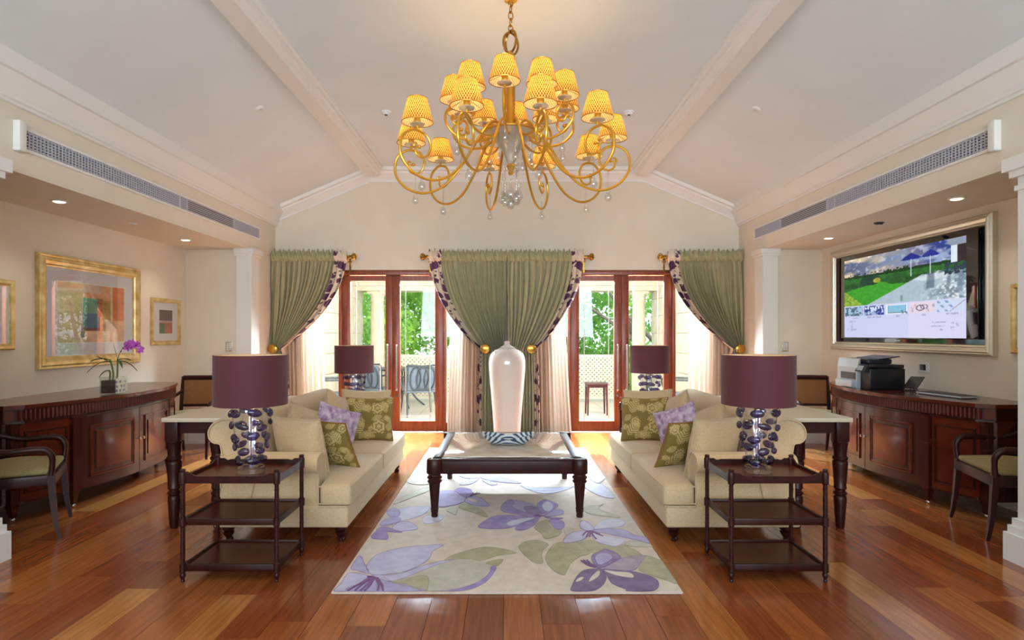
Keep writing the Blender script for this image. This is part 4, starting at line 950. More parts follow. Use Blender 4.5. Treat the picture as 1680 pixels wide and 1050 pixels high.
# ------------------------------------------------------------------ bow-front cabinets
def credenza(s, side, xc, xw, yc):
    t = thing('sideboard', 'bow-fronted mahogany sideboard along the %s wall' % side, 'sideboard', (s*xw, yc, 0), 0, 'bow-front sideboards')
    R = 2.4; HL = 1.1
    def off(q): return R-math.sqrt(R*R-q*q)
    def F(g):                       # (q along the wall, outwards from the bow, z) -> local
        g.fn(lambda q, o, z: (s*(xc+off(q)-o-xw), q, z)); return g
    def seg(g, q0, q1, o0, o1, z0, z1, n=10):
        k = len(g.v); v = []
        for i in range(n+1):
            q = q0+(q1-q0)*i/n; v += [(q, o0, z0), (q, o1, z0), (q, o1, z1), (q, o0, z1)]
        f = [(i*4+j, i*4+(j+1) % 4, i*4+4+(j+1) % 4, i*4+4+j) for i in range(n) for j in range(4)]+[(0, 1, 2, 3), tuple(n*4+j for j in (3, 2, 1, 0))]
        return g.add(v, f)
    def slab(o, z0, z1, ext=0, ch=.05, bev=0):
        P = []; n = 28; L = HL+ext
        for i in range(n+1):
            q = -L+2*L*i/n; P.append((s*(xc+off(q)-o-xw), q))
        P = [(s*(-.002), -L), (P[0][0]+s*ch, -L)]+[(P[0][0], -L+ch)]+[p for p in P if abs(p[1]) < L-ch]+[(P[-1][0], L-ch), (P[-1][0]+s*ch, L), (s*(-.002), L)]
        return G().prism(P, 'z', z0, z1)
    obj('carcass', slab(-.018, .13, .73), 'mahogany', t, ang=25)
    obj('frieze', slab(-.012, .73, .825), 'mahogany_dark', t, ang=25)
    obj('frieze_bead', slab(.002, .722, .734, .004), 'mahogany', t, ang=25)
    obj('top', slab(.022, .828, .858, .02), 'mahogany_panel', t, ang=25)
    g = G(); q = -HL+.05
    while q < HL-.04:
        g.prism([(q, -.02), (q+.002, -.004), (q+.006, .003), (q+.0115, .003), (q+.0155, -.004), (q+.0175, -.02)], 'z', .742, .82); q += .0285
    F(g); x0_ = xc+off(HL)-xw
    for e in (-1, 1):               # flutes on the canted corners
        for u in (.15, .45, .75):
            cx_, cy_ = x0_+.05*u+.012, HL-.05*(1-u); k_ = .0075
            P_ = [(cx_-k_-.007, cy_-k_+.007), (cx_+k_-.007, cy_+k_+.007), (cx_+k_+.01, cy_+k_-.01), (cx_-k_+.01, cy_-k_-.01)]
            g.prism([(s*p_[0], e*p_[1]) for p_ in P_], 'z', .742, .82)
    tag(obj('fluting', g, 'mahogany_panel', t, ang=75), kind='stuff')
    for q0, q1, e in ((-.635, -.004, 1), (.004, .635, -1)):
        d = obj('door', F(seg(G(), q0, q1, -.02, 0, .145, .715)), 'mahogany', t, ang=25)
        g = G(); m_ = .075
        for a, b_, w, o in ((0, 0, .012, .012), (.018, .018, .008, .006)):
            x0, x1, z0, z1 = q0+m_+a, q1-m_-a, .145+m_+b_, .715-m_-b_
            seg(g, x0, x1, -.005, o, z0, z0+w); seg(g, x0, x1, -.005, o, z1-w, z1); seg(g, x0, x0+w, -.005, o, z0, z1, 1); seg(g, x1-w, x1, -.005, o, z0, z1, 1)
        obj('moulding', F(g), 'mahogany_panel', d, ang=25)
        obj('raised_panel', F(seg(G(), q0+.13, q1-.13, -.005, .007, .275, .585)), 'mahogany_panel', d, ang=25)
        kq = -.028 if e > 0 else .028
        k = G().lathe([(0, .0), (.006, 0), (.006, .012), (.013, .018), (.014, .026), (.008, .032), (0, .033)], n=14); k.xf(Matrix.Rotation(-s*PI/2, 4, 'Y')); bx = s*(xc+off(kq)-xw)
        k.fn(lambda x, y, z: (x+bx, y+kq, z+.44)); obj('knob', k, 'chrome', d)
    for e in (-1, 1):
        q0, q1 = sorted((e*.715, e*1.04))
        g = G(); m_ = .05
        x0, x1, z0, z1 = q0+.02, q1-.02, .20, .66; w = .014
        seg(g, x0, x1, -.03, -.004, z0, z0+w); seg(g, x0, x1, -.03, -.004, z1-w, z1); seg(g, x0, x0+w, -.03, -.004, z0, z1, 1); seg(g, x1-w, x1, -.03, -.004, z0, z1, 1)
        sp = obj('side_panel', F(seg(G(), q0, q1, -.03, -.012, .145, .715)), 'mahogany_panel', t, ang=25)
        obj('moulding', F(g), 'mahogany', sp, ang=25)
        for q in (e*.672, e*1.055):
            o_ = .006 if abs(q) < 1 else -.02
            lg = G(); seg(lg, q-.03, q+.03, o_-.06, o_, .13, .72, 1)
            k = len(lg.v); lg.add([(q+a*w_, o_-.03+b_*w_, z) for z, w_ in ((.035, .014), (.145, .027)) for a, b_ in ((-1, -1), (1, -1), (1, 1), (-1, 1))], [(0, 1, 5, 4), (1, 2, 6, 5), (2, 3, 7, 6), (3, 0, 4, 7), (3, 2, 1, 0), (4, 5, 6, 7)])
            lg_o = obj('leg', F(lg), 'mahogany', t, smooth=False)
            b_ = G().ball((s*(xc+off(q)-(o_-.03)-xw), q, .017), .017, 10, 8); obj('foot_cap', b_, 'chrome', lg_o)
    for e in (-1, 1):
        obj('leg', G().box(s*-.03, s*-.08, e*1.05-.025, e*1.05+.025, 0, .14, .003), 'mahogany', t)
credenza(-1, 'left', 3.33, 4.06, 5.52); credenza(1, 'right', 3.30, 3.98, 5.62)

# ------------------------------------------------------------------ cane-back armchairs
def armchair(loc, rz, lab):
    t = thing('armchair', lab, 'chair', loc, rz, 'cane-back armchairs')
    M = 'mahogany_dark'
    for e in (-1, 1):
        obj('leg', G().tube(catmull([(e*.265, -.235, .45), (e*.268, -.245, .30), (e*.272, -.262, .12), (e*.275, -.285, .0)], 5), [.03, .026, .02, .014], 4), M, t, ang=30)
        obj('leg', G().tube(catmull([(e*.235, .225, .45), (e*.235, .24, .25), (e*.235, .29, .0)], 5), [.026, .022, .015], 4), M, t, ang=30)
        a = catmull([(e*.25, .275, .70), (e*.275, .17, .66), (e*.295, .02, .61), (e*.295, -.12, .612), (e*.29, -.205, .605), (e*.285, -.243, .56), (e*.278, -.245, .50), (e*.272, -.238, .43)], 6)
        obj('arm', G().tube(a, [.019, .018, .02, .023, .022, .018, .021], 10), M, t)
        obj('back_post', G().tube(catmull([(e*.235, .225, .43), (e*.245, .255, .60), (e*.26, .33, .87)], 5), [.024, .022, .018], 6), M, t)
    g = G()
    for e in (-1, 1): g.box(e*.245, e*.285, -.24, .23, .365, .435, .005)
    g.box(-.27, .27, -.262, -.222, .365, .435, .006).box(-.24, .24, .205, .24, .37, .435, .005)
    obj('seat_rail', g, M, t)
    obj('seat_cushion', soft_box(-.262, .262, -.245, .215, .432, .475, .018, .045), 'seat_fabric', t, ang=60)
    # curved back: top rail, lower rail and cane panel
    def arc(z, y0, bow): return [(.255*u, y0+bow*(1-u*u), z) for u in np.linspace(-1, 1, 13)]
    obj('top_rail', G().tube(arc(.855, .322, .035), .03, 8, flat=1.0), M, t); obj('lower_rail', G().tube(arc(.535, .246, .03), .016, 8), M, t)
    a, b_ = arc(.54, .247, .03), arc(.845, .318, .035); n = len(a); v = []
    for dy in (-.004, .004): v += [(x, y+dy, z) for x, y, z in a]+[(x, y+dy, z) for x, y, z in b_]
    f = []
    for k in (0, 2*n): f += [(k+i, k+i+1, k+n+i+1, k+n+i) for i in range(n-1)]
    obj('cane_panel', G().add(v, f), 'cane', t, keep=True)
    return t
ch = armchair((-3.405, 4.22, 0), math.radians(119), 'dark armchair with olive seat in front of the left sideboard')
for p, r_, lab in (((3.55, 4.26, 0), math.radians(-105), 'dark armchair with olive seat in front of the right sideboard'),
                   ((-3.60, 6.98, 0), .05, 'dark cane-back armchair in the far left corner'), ((3.58, 7.03, 0), -.05, 'dark cane-back armchair in the far right corner')):
    c = copy_tree(ch); c.location = p; c.rotation_euler = (0, 0, r_); c['label'] = lab

# ------------------------------------------------------------------ framed pictures
GOLDP = [(0, 0), (0, .012), (.012, .018), (.02, .03), (.045, .042), (.075, .04), (.085, .032), (.092, .036), (.105, .034), (.11, .02), (.11, 0)]
SMALLP = [(0, 0), (0, .01), (.012, .016), (.02, .024), (.04, .026), (.05, .018), (.052, 0)]
def art_big(u, v):
    c = np.empty(u.shape+(3,)); n1 = fbm(u*7, v*7, 3); n2 = fbm(u*22, v*22, 8)
    c[:] = L3('D9B48C'); 
    def put(mask, col, k=.35):
        col = L3(col); c[mask] = (col*(1-k+2*k*n1[..., None])*(.85+.3*n2[..., None]))[mask]
    put(u < .34, 'D8C3A2'); put((u < .34) & (v > .9), 'D39A60')
    put((u > .34) & (v > .72), 'D8A77C'); put((u > .34) & (u < .62) & (v > .85), 'CDB9A2')
    put(u > .80, 'C9743A'); put((u > .80) & (v < .38), 'D6AE80'); put((u > .765) & (u < .80), 'D9C3A4')
    put((u > .34) & (u < .60) & (v > .22) & (v < .76), '2F6C86'); put((u > .34) & (u < .58) & (v > .5) & (v < .76), '5F9C86')
    put((u > .57) & (u < .65) & (v > .45) & (v < .76), 'A5583F'); put((u > .63) & (u < .765) & (v > .4) & (v < .74), 'A98A3C')
    put((u > .32) & (u < .70) & (v > .19) & (v < .25), '5E3B33'); put((u > .32) & (u < .375) & (v > .08) & (v < .3), '6E3F34')
    put((u > .375) & (u < .80) & (v < .19), 'D9B795'); put((u > .6) & (u < .765) & (v < .4) & (v > .19), 'C9A37A')
    return c
def art_small(u, v):
    n = fbm(u*8, v*8, 5)[..., None]; c = np.empty(u.shape+(3,)); c[:] = L3('4B2E33')*(.6+.8*n)
    m_ = v < .55; c[m_] = (L3('A98E8C')*(.7+.6*n))[m_]; m_ = v < .46; c[m_] = (L3('A3552F')*(.6+.8*n))[m_]
    m_ = (v < .42) & (u < .42); c[m_] = (L3('3F6B38')*(.6+.8*n))[m_]
    return c
def picture(name, x, y, z, rz, w, h, prof, art, aw, ah, lab):
    t = thing(name, lab, 'picture', (x, y, z), rz, 'gold-framed pictures'); d = prof[-1][0]
    ow, oh = w-2*d, h-2*d
    obj('frame', ring_frame(ow, oh, prof), 'gold', t, ang=20)
    obj('mount', G().box(-ow/2-.005, ow/2+.005, -.006, -.001, -oh/2-.005, oh/2+.005), 'mat_board', t, smooth=False)
    paint_panel('print', aw, ah, 90, 80, art, 'print', t, -.0065)
    g = G(); 
    for a, b_, c_, e in ((-aw/2-.008, aw/2+.008, ah/2, ah/2+.008), (-aw/2-.008, aw/2+.008, -ah/2-.008, -ah/2), (-aw/2-.008, -aw/2, -ah/2, ah/2), (aw/2, aw/2+.008, -ah/2, ah/2)): g.box(a, b_, -.0075, -.005, c_, e)
    obj('mount_bevel', g, 'trim', t, smooth=False)
    obj('glazing', G().box(-ow/2-.002, ow/2+.002, -.0105, -.0095, -oh/2-.002, oh/2+.002), 'picture_glass', t, smooth=False)
picture('framed_picture', XL+.001, 5.97, 1.58, PI/2, 1.46, 1.02, GOLDP, art_big, .96, .56, 'large abstract picture in a wide gold frame above the left sideboard')
picture('framed_picture', XL+.001, 7.24, 1.525, PI/2, .62, .55, SMALLP, art_small, .28, .28, 'small gold-framed picture right of the large abstract picture')
picture('framed_picture', XL+.001, 4.70, 1.535, PI/2, .62, .57, SMALLP, art_small, .28, .28, 'gold-framed picture cut off by the left edge of the photo')
picture('framed_picture', XR-.001, 4.50, 1.50, -PI/2, .60, .55, SMALLP, art_small, .28, .28, 'gold-framed picture half hidden by the right pilaster')

# ------------------------------------------------------------------ television in a wide frame
def tv_img(u, v):
    c = np.empty(u.shape+(3,)); n = fbm(u*6, v*14, 2, 5); n2 = fbm(u*30, v*24, 4); n3 = fbm(u*60, v*45, 9)
    sky = np.clip((u-.1)/.7, 0, 1)[..., None]
    sk = L3('D9C8A8')*(1-sky)+L3('2F3F86')*sky; cl = np.clip((n-.42)*5, 0, 1)[..., None]
    c[:] = sk*(1-cl)+(L3('5A6480')*(1-sky)+L3('93A6C8')*sky)*cl
    c += np.clip((n2-.55)*1.2, 0, .3)[..., None]
    def put(m_, col, k=.5, nn=None):
        nn = n3 if nn is None else nn; q = L3(col)*(1-k+2*k*nn[..., None]); c[m_] = q[m_]
    hz = .775+.03*np.maximum(0, u-.3)+.02*(n2-.5)
    put(v < hz+.025*(n3 > .5)*(u < .6), '1B3A1E'); put(v < hz-.03, '2E6B2C'); put((v < hz-.09) & (v > .62), '245226', .7)
    put(v < .66-.25*np.abs(u-.35)+.02*n2, '3E9B2B', .3); 
    put((np.hypot((u-.27)/.1, (v-.70)/.06) < 1), '1E4030'); put(np.hypot((u-.33)/.035, (v-.69)/.03) < 1, '9AA040')
    put(np.hypot((u-.5)/.10, (v-.68)/.06) < .8+.4*n3, '2C5A2E')
    put((u < .2) & (v < .56-1.1*np.maximum(0, u-.02)+.05*n3), '86A83C', .8)
    ter = (v-.42) < (u-.267)*.6; put(ter & (v < .68), 'A9BDC8', .12)
    def soft(m0, col, k=.8):
        m0 = np.clip(m0, 0, 1)[..., None]*k; c[:] = c*(1-m0)+L3(col)*m0
    tt = (ter & (v < .70)).astype(float)
    soft(tt*np.clip((u-.62)*4, 0, 1)*np.clip((n2-.45)*8, 0, 1), '5F7484', .75); soft(tt*np.clip((u-.66)*5, 0, 1)*np.clip((n3-.55)*7, 0, 1), 'EAF1F6', .8)
    soft(tt*np.clip(1-np.hypot((u-.78)/.16, (v-.64)/.035), 0, 1)*3, 'DCE6EC', .7)
    for (a, b_, d, e, col) in ((.725, .80, .52, .70, '4A5C70'), (.80, .86, .55, .63, 'B4C4CE'), (.87, .91, .52, .65, '5E7082'), (.94, .985, .46, .70, '74859A'), (.53, .56, .41, .49, '4F6674')):
        q_ = np.minimum(np.minimum(u-a-.35*(v-d)*(b_-a)*3, b_-u)/.012, np.minimum(v-d, e-.15*(u-a)-v)/.012); soft(q_, col, .75)
    for (cx, w_) in ((.62, .098), (.765, .08)):
        top = .855+.08*np.clip(1-(np.abs(u-cx)/w_)**1.3, 0, 1); put((np.abs(u-cx) < w_) & (v < top) & (v > .858+.012*np.abs(u-cx)/w_), '24308A', .25, n2); put((np.abs(u-cx) < .004) & (v < .87) & (v > .68), 'C9D2DC', .1)
    put((u > .88) & (v > .955-.9*(u-.88)), '8E98A8', .1); put((u > .905) & (u < .95) & (v > .76) & (v < .93), 'DCE4EC', .1); put((u > .945) & (v > .76) & (v < .93), '33262A', .3); put((u > .86) & (v > .64) & (v < .76) & (n3 > .45), '2D3948', .5)
    # menu band with five thumbnails
    lo = v < .40; c[lo] = (L3('C9CCEC')*(1-.0*u[..., None]))[lo]; put((v < .40) & (u > .6), 'D3D3EE', .02)
    def th(i, m_): return m_ & (u > .01+.2*i) & (u < .195+.2*i) & (v > .27) & (v < .385)
    A = np.ones_like(u, bool)
    q = th(0, A); c[q] = (L3('9FC2DC')*(1-(n3 > .52)[..., None]*.75))[q]
    q = th(1, A); c[q] = L3('2E3C8C'); put(th(1, n3 > .6), 'C6D8F0', .1); put(th(1, (v > .345) & (v < .37) & (np.sin(u*250+v*60) > 0)), 'E8EEF8', 0); put(th(1, (v < .31) & (n2 > .45)), '8FA8D0', .3)
    q = th(2, A); c[q] = L3('DDE6F2'); put(th(2, (u > .43) & (u < .58) & (v > .285) & (v < .375)), '2A4A60', 0); put(th(2, (u > .434) & (u < .576) & (v > .292) & (v < .37)), '86BEDC', .05); put(th(2, (u > .53) & (v < .31) & (n3 > .5)), '5E7C8C', .2)
    q = th(3, A); c[q] = L3('E2D2E0'); d = np.hypot((u-.69)/.035, (v-.325)/.035); put(th(3, np.abs(d-.8) < .14), '6B6480', .1); d2 = np.hypot((u-.72)/.03, (v-.335)/.028); put(th(3, np.abs(d2-.8) < .14), '6B6480', .1); put(th(3, (n3 > .66)), 'A79CB4', .1)
    q = th(4, A); c[q] = L3('C9D6EE'); put(th(4, (np.sin((u+v*.6)*110) > .5) & (np.sin(v*140) > -.3) & (u < .92)), '7F9CC4', .1); put(th(4, np.abs((u-.95)-(v-.33)*.9) < .003), '8E5A6A', 0)
    for (a, b_, z) in ((.76, .87, .165), (.77, .86, .125), (.83, .87, .085), (.05, .12, .2), (.035, .13, .10), (.09, .17, .245), (.24, .37, .247), (.50, .53, .25), (.70, .73, .25), (.87, .95, .25)):
        put((u > a) & (u < b_) & (np.abs(v-z) < .009) & (n3 > .42), 'A6AACC', .1)
    d = np.hypot((u-.925)/.03, (v-.125)/.04); put((d < 1) & (n3 > .52), 'A9ADCE', .1); d = np.hypot((u-.08)/.03, (v-.13)/.05); put((d < 1) & (n3 > .55), 'AEB0D2', .1)
    return c
t = thing('television', 'wall television showing a garden terrace menu in a champagne frame', 'television', (XR-.001, 6.18, 1.785), -PI/2)
FP = [(0, 0), (0, .02), (.008, .034), (.02, .036), (.028, .05), (.05, .062), (.062, .062), (.072, .052), (.08, .054), (.095, .04), (.10, .02), (.10, 0)]
obj('frame', ring_frame(2.28, .985, FP), 'champagne', t, ang=20)
obj('mirror_backing', G().box(-1.142, 1.142, -.006, -.001, -.495, .495), 'mirror_panel', t, smooth=False)
b = obj('set_body', G().box(-1.02, 1.075, -.035, -.0065, -.452, .492, .004), 'black_glass', t)
paint_panel('screen', 1.89, .885, 300, 150, tv_img, 'screen', t, -.0356)
obj('side_strip', G().box(-1.14, -1.06, -.03, -.0065, -.492, .492), 'mahogany_dark', t, smooth=False)
# maker's mark under the screen, too small to read
obj('logo_mark', G().box(-.06, .02, -.012, -.0065, -.478, -.464), 'silver_plastic', t, smooth=False)

# ------------------------------------------------------------------ printer, keyboard, orchid
t = thing('printer', 'silver and black desktop printer on the right sideboard', 'printer', (3.54, 5.94, .8585))
obj('body', G().box(-.155, .18, -.25, .25, 0, .20, .012), 'black_plastic', t)
obj('front_panel', G().prism([(-.185, .0), (-.155, .0), (-.155, .285), (-.165, .285), (-.185, .20)], 'y', -.10, .25), 'silver_plastic', t, smooth=False)
obj('paper_cassette', G().box(-.235, -.155, -.08, .2, .012, .075, .006), 'silver_plastic', t)
obj('output_slot', G().box(-.19, -.1855, -.07, .18, .085, .15), 'black_plastic', t, smooth=False)
obj('control_panel', G().prism([(-.20, .165), (-.155, .165), (-.155, .235), (-.165, .235)], 'y', -.24, -.08), 'dark_plastic', t, smooth=False)
obj('touch_screen', G().prism([(-.2005, .178), (-.199, .178), (-.1765, .222), (-.178, .222)], 'y', -.2, -.11), 'silver_plastic', t, smooth=False)
obj('scanner_lid', G().box(-.16, .17, -.25, .25, .202, .235, .008), 'black_plastic', t)
obj('document_feeder', G().box(-.12, .10, -.18, .22, .237, .285, .012), 'dark_plastic', t)
obj('feeder_tray', G().prism([(-.02, .275), (.16, .305), (.16, .313), (-.02, .29)], 'y', -.2, .2), 'black_plastic', t, smooth=False)
t = thing('tablet_stand', 'small black folding stand beside the printer', 'stand', (3.72, 5.58, .8585), .5)
obj('plate', G().prism([(-.06, .03), (.07, .13), (.075, .124), (-.055, .024)], 'y', -.06, .06), 'black_plastic', t, smooth=False)
obj('prop', G().tube([(-.04, 0, .035), (.03, 0, .006), (.08, 0, .006)], .005, 6).tube([(.02, 0, .09), (.05, 0, .008)], .005, 6).tube([(-.05, -.05, .008), (-.05, .05, .008)], .008, 6).tube([(-.05, 0, .008), (-.04, 0, .035)], .005, 6), 'black_plastic', t)
t = thing('keyboard', 'slim black keyboard with silver edge on the right sideboard', 'keyboard', (3.70, 5.13, .8585), .12)
obj('case', G().box(-.09, .09, -.23, .23, .004, .018, .004), 'silver_plastic', t); obj('feet', G().box(-.085, -.075, -.2, .2, 0, .005).box(.075, .085, -.2, .2, 0, .005), 'black_plastic', t, smooth=False)
g = G()
for i in range(5):
    for j in range(15): g.box(-.075+i*.03, -.05+i*.03, -.22+j*.0295, -.195+j*.0295, .018, .023)
tag(obj('keys', g, 'black_plastic', t, smooth=False), kind='stuff')
t = thing('potted_orchid', 'purple orchid in a square glass planter on the left sideboard', 'plant', (-3.44, 5.33, .8585))
obj('planter', G().box(-.075, .075, -.075, .075, 0, .008).box(-.075, -.07, -.075, .075, .008, .15).box(.07, .075, -.075, .075, .008, .15).box(-.07, .07, -.075, -.07, .008, .15).box(-.07, .07, .07, .075, .008, .15), 'clear_glass', t, smooth=False)
obj('soil', G().box(-.068, .055, -.068, .068, .009, .118, .004), 'soil', t)
obj('backing_card', G().box(.057, .061, -.066, .066, .009, .135), 'porcelain', t, smooth=False)
rd = random.Random(4); src = None
for i in range(9):
    p = (.065, -.052+(i % 3)*.05+rd.uniform(-.012, .012), .03+(i//3)*.038)
    if not src: src = obj('pebble', G().ball((0, 0, 0), (.005, .016, .012), 10, 6), 'pebble', t, loc=p)
    else: piece('pebble', src, t, p, (rd.uniform(0, 3), 0, 0))
for a, b_, tx, ty in ((-.01, 0, -.03, .0), (.02, .01, .02, .02), (-.03, -.01, -.035, -.01)):
    obj('cane_stem', G().tube(catmull([(a, b_, .11), (a+.006, b_, .18), (tx, ty, .30 if a > -.02 else .2)], 5), [.007, .008, .006], 8), 'stem', t)
def blade(p, d, L, w, droop):
    d = Vector(d).normalized(); sd = d.cross(Vector((0, 0, 1))).normalized(); v = []; n = 12
    for i in range(n+1):
        u = i/n; c = Vector(p)+d*(L*u)+Vector((0, 0, -droop*u*u)); ww = w*math.sin(PI*(u*.92+.06))**.7
        v += [c-sd*ww+Vector((0, 0, .006)), c+Vector((0, 0, -.002)), c+sd*ww+Vector((0, 0, .006)), c+Vector((0, 0, .004))]
    f = [(i*4+j, i*4+(j+1) % 4, i*4+4+(j+1) % 4, i*4+4+j) for i in range(n) for j in range(4)]+[(0, 1, 2, 3), (n*4+3, n*4+2, n*4+1, n*4)]
    return G().add(v, f)
for p, d, L, w, dr in (((-.03, 0, .29), (-1, .1, .35), .20, .012, .08), ((-.03, 0, .28), (-.8, -.4, .15), .17, .012, .12), ((-.03, 0, .27), (-.6, -.5, .6), .12, .012, .02), ((.02, .02, .30), (-.3, -.1, 1.2), .12, .012, -.02), ((.02, .02, .29), (1, -.3, .35), .16, .013, .05), ((.02, .02, .28), (.9, .2, .2), .16, .013, .12), ((.02, .02, .28), (.7, -.6, .3), .13, .012, .10), ((-.03, 0, .2), (-.3, -.7, .2), .1, .01, .08)):
    obj('leaf', blade(p, d, L, w, dr), 'leaf', t)
sp = catmull([(.02, .02, .30), (.05, .01, .36), (.10, -.01, .415), (.17, -.03, .44), (.25, -.06, .43), (.31, -.08, .40)], 6)
obj('flower_stem', G().tube(sp, [.003, .002], 6), 'stem', t)
def flower():
    g = G()
    for k in range(5):
        a = 2*PI*k/5+PI/2; q = G().ball((0, 0, 0), (.009, .003, .016), 8, 6); q.fn(lambda x, y, z: (x, y-abs(z+.012)*.25, z+.016)); q.xf(Matrix.Rotation(a, 4, 'Y')); g.add(q.v, q.f)
    return g
fl = None; lipm = None
for i in range(13):
    c = sp[min(len(sp)-1, 14+int(i*1.3))]; p = (c.x+rd.uniform(-.012, .012), c.y+rd.uniform(-.03, .01), c.z+rd.uniform(-.035, .012)); r_ = (rd.uniform(-.5, .3), rd.uniform(-.5, .5), rd.uniform(-.3, .9)); sc = rd.uniform(.75, 1.1)
    if not fl: fl = o = obj('blossom', flower(), 'orchid', t, loc=p, rot=r_, scale=(sc,)*3); lipm = obj('lip', G().ball((0, -.006, -.006), (.006, .007, .008), 8, 6), 'orchid_lip', o)
    else: o = piece('blossom', fl, t, p, r_, (sc,)*3); piece('lip', lipm, o)
for i in (8, 11): piece('bud', lipm, t, tuple(sp[i]+Vector((0, 0, -.005))))

# ------------------------------------------------------------------ chandelier
CX, CY = .025, 4.2
ct = thing('chandelier', 'gold twenty-arm chandelier with woven amber shades and crystal drops', 'chandelier', (CX, CY, 2.66))
CG = 'chandelier_gold'
obj('column', G().lathe([(0, .14), (.05, .14), (.032, .17), (.03, .2), (.03, .60), (.036, .61), (.03, .63), (.02, .645), (.012, .67), (0, .67)], n=24), CG, ct)
obj('bowl', G().lathe([(0, -.11), (.02, -.11), (.03, -.09), (.036, -.07), (.06, -.02), (.105, .04), (.155, .085), (.17, .10)], n=40), 'champagne', ct)
obj('bowl_rim', G().lathe([(0, .09), (.165, .098), (.175, .104), (.178, .112), (.165, .12), (.12, .125), (.05, .14), (0, .14)], n=40), CG, ct)
obj('bottom_finial', G().lathe([(0, -.19), (.012, -.185), (.02, -.17), (.014, -.155), (.024, -.14), (.03, -.125), (.02, -.11), (0, -.11)], n=20), CG, ct)
def oval(rx, rz, r_, rot, z):
    return [Matrix.Rotation(rot, 3, 'Z') @ Vector((rx*math.cos(2*PI*i/24), 0, rz*math.sin(2*PI*i/24)+z)) for i in range(24)]
for rot, z in ((.5, .72), (-.9, .735)): obj('hanging_ring', G().tube(oval(.058, .075, 0, rot, z), .008, 8, True), 'brass', ct)
z = .80; k = 0
while z < .99:
    obj('chain_link', G().tube(oval(.016, .03, 0, .4+k*PI/2, z+.02), .0042, 6, True), 'brass', ct); z += .046; k += 1
obj('ceiling_rose', G().lathe([(0, 1.008), (.01, 1.008), (.03, 1.012), (.045, 1.016), (.045, 1.0195), (0, 1.0195)], n=24), CG, ct)
LOW = [(.06, .115), (.12, .165), (.19, .12), (.27, .0), (.36, -.14), (.47, -.255), (.60, -.30), (.725, -.265), (.805, -.17), (.80, -.06), (.745, -.008), (.695, -.0), (.635, -.02), (.605, -.075), (.62, -.14), (.665, -.165), (.705, -.145), (.705, -.11), (.68, -.10)]
UPP = [(.05, -.10), (.10, -.155), (.18, -.205), (.27, -.22), (.37, -.19), (.44, -.12), (.45, -.05), (.425, -.008), (.39, 0), (.35, -.02), (.332, -.065), (.35, -.105), (.385, -.11), (.40, -.085), (.385, -.07)]
def arm_proto(P, rs, z0):
    c = catmull([(r, 0, z) for r, z in P], 6)
    a = obj('arm', G().tube(c, [.0105, .0092, .009, .009, .008, .006], 8).tube([(rs, 0, 0), (rs, 0, .03)], .008, 8), CG, ct, loc=(0, 0, z0))
    e = c[-1]; q = c[-8]
    obj('leaf_curl', G().tube(catmull([q+Vector((.0, 0, .0)), q+Vector((.012, .006, .014)), q+Vector((.004, .008, .034)), q+Vector((-.012, 0, .03))], 4), [.004, .010, .007, .002], 6).ball(e, .013, 8, 6), CG, a)
    obj('drip_pan', G().lathe([(0, .028), (.012, .028), (.045, .036), (.047, .04), (.012, .036), (0, .036)], rs, n=22), 'champagne', a)
    obj('candle', G().lathe([(0, .036), (.017, .036), (.021, .085), (.022, .09), (0, .09)], rs, n=14), 'candle_sleeve', a)
    obj('bulb', G().ball((rs, 0, .11), (.011, .011, .022), 10, 8), 'bulb', a)
    sh = [(.099, .05), (.099, .055), (.062, .195), (.061, .2)]
    obj('shade', G().lathe(sh, rs, n=40, uv=True, cap=False), 'woven_shade', a, keep=True)
    g = G()
    for i in range(3): an = i*2*PI/3+.5; g.tube([(rs+.02*math.cos(an), .02*math.sin(an), .088), (rs+.097*math.cos(an), .097*math.sin(an), .058)], .0015, 4)
    g.tube([(rs+.099*math.cos(i*PI/16), .099*math.sin(i*PI/16), .05) for i in range(32)], .0025, 5, True)
    obj('shade_wire', g, 'brass', a)
    obj('shade_top_ring', G().tube([(rs+.061*math.cos(i*PI/16), .061*math.sin(i*PI/16), .2) for i in range(32)], .002, 5, True), 'brass', a)
    lo = min(c[len(c)//2:], key=lambda p_: p_.z if p_.x > 0 and p_.x < rs+.02 and p_.z > -.18 else 9)
    d = [(0, 0), (.004, -.004), (.0045, -.05), (.006, -.075), (.014, -.10), (.0225, -.12), (.0225, -.135), (.013, -.148), (0, -.151)]
    g = G()
    for i in range(4): g.ball((lo.x, 0, lo.z-.012-i*.013), .0055, 8, 6)
    g.lathe(d, lo.x, 0, lo.z-.06, 14)
    obj('crystal_drop', g, 'crystal', a)
    return a
pl = arm_proto(LOW, .695, 0); pu = arm_proto(UPP, .39, .25)
def ring(proto, a0):
    for k in range(10):
        an = math.radians(a0+36*k)-PI/2
        a = proto if k == 0 else copy_tree(proto, ct)
        a.rotation_euler = (0, 0, an)
        rs = .695 if proto is pl else .39; z0 = 0 if proto is pl else .25
        light('candle_glow', 'POINT', (CX+rs*math.cos(an), CY+rs*math.sin(an), 2.66+z0+.12), 1.8, (1, .62, .24), shadow_soft_size=.018)
ring(pl, 14); ring(pu, -6)
src = None
for i in range(9):
    an = i*2*PI/8; r_ = .055 if i < 8 else 0; zz = -.10-.05*(i % 3)*.5
    if not src:
        d = [(0, 0), (.003, -.004), (.004, -.06), (.008, -.10), (.018, -.13), (.027, -.155), (.027, -.172), (.016, -.186), (0, -.189)]
        g = G().lathe(d, 0, 0, -.07, 14)
        for j in range(6): g.ball((0, 0, -.006-j*.012), .006, 8, 6)
        src = obj('crystal_pendant', g, 'crystal', ct, loc=(r_*math.cos(an), r_*math.sin(an), zz))
    else: piece('crystal_pendant', src, ct, (r_*math.cos(an), r_*math.sin(an), zz))
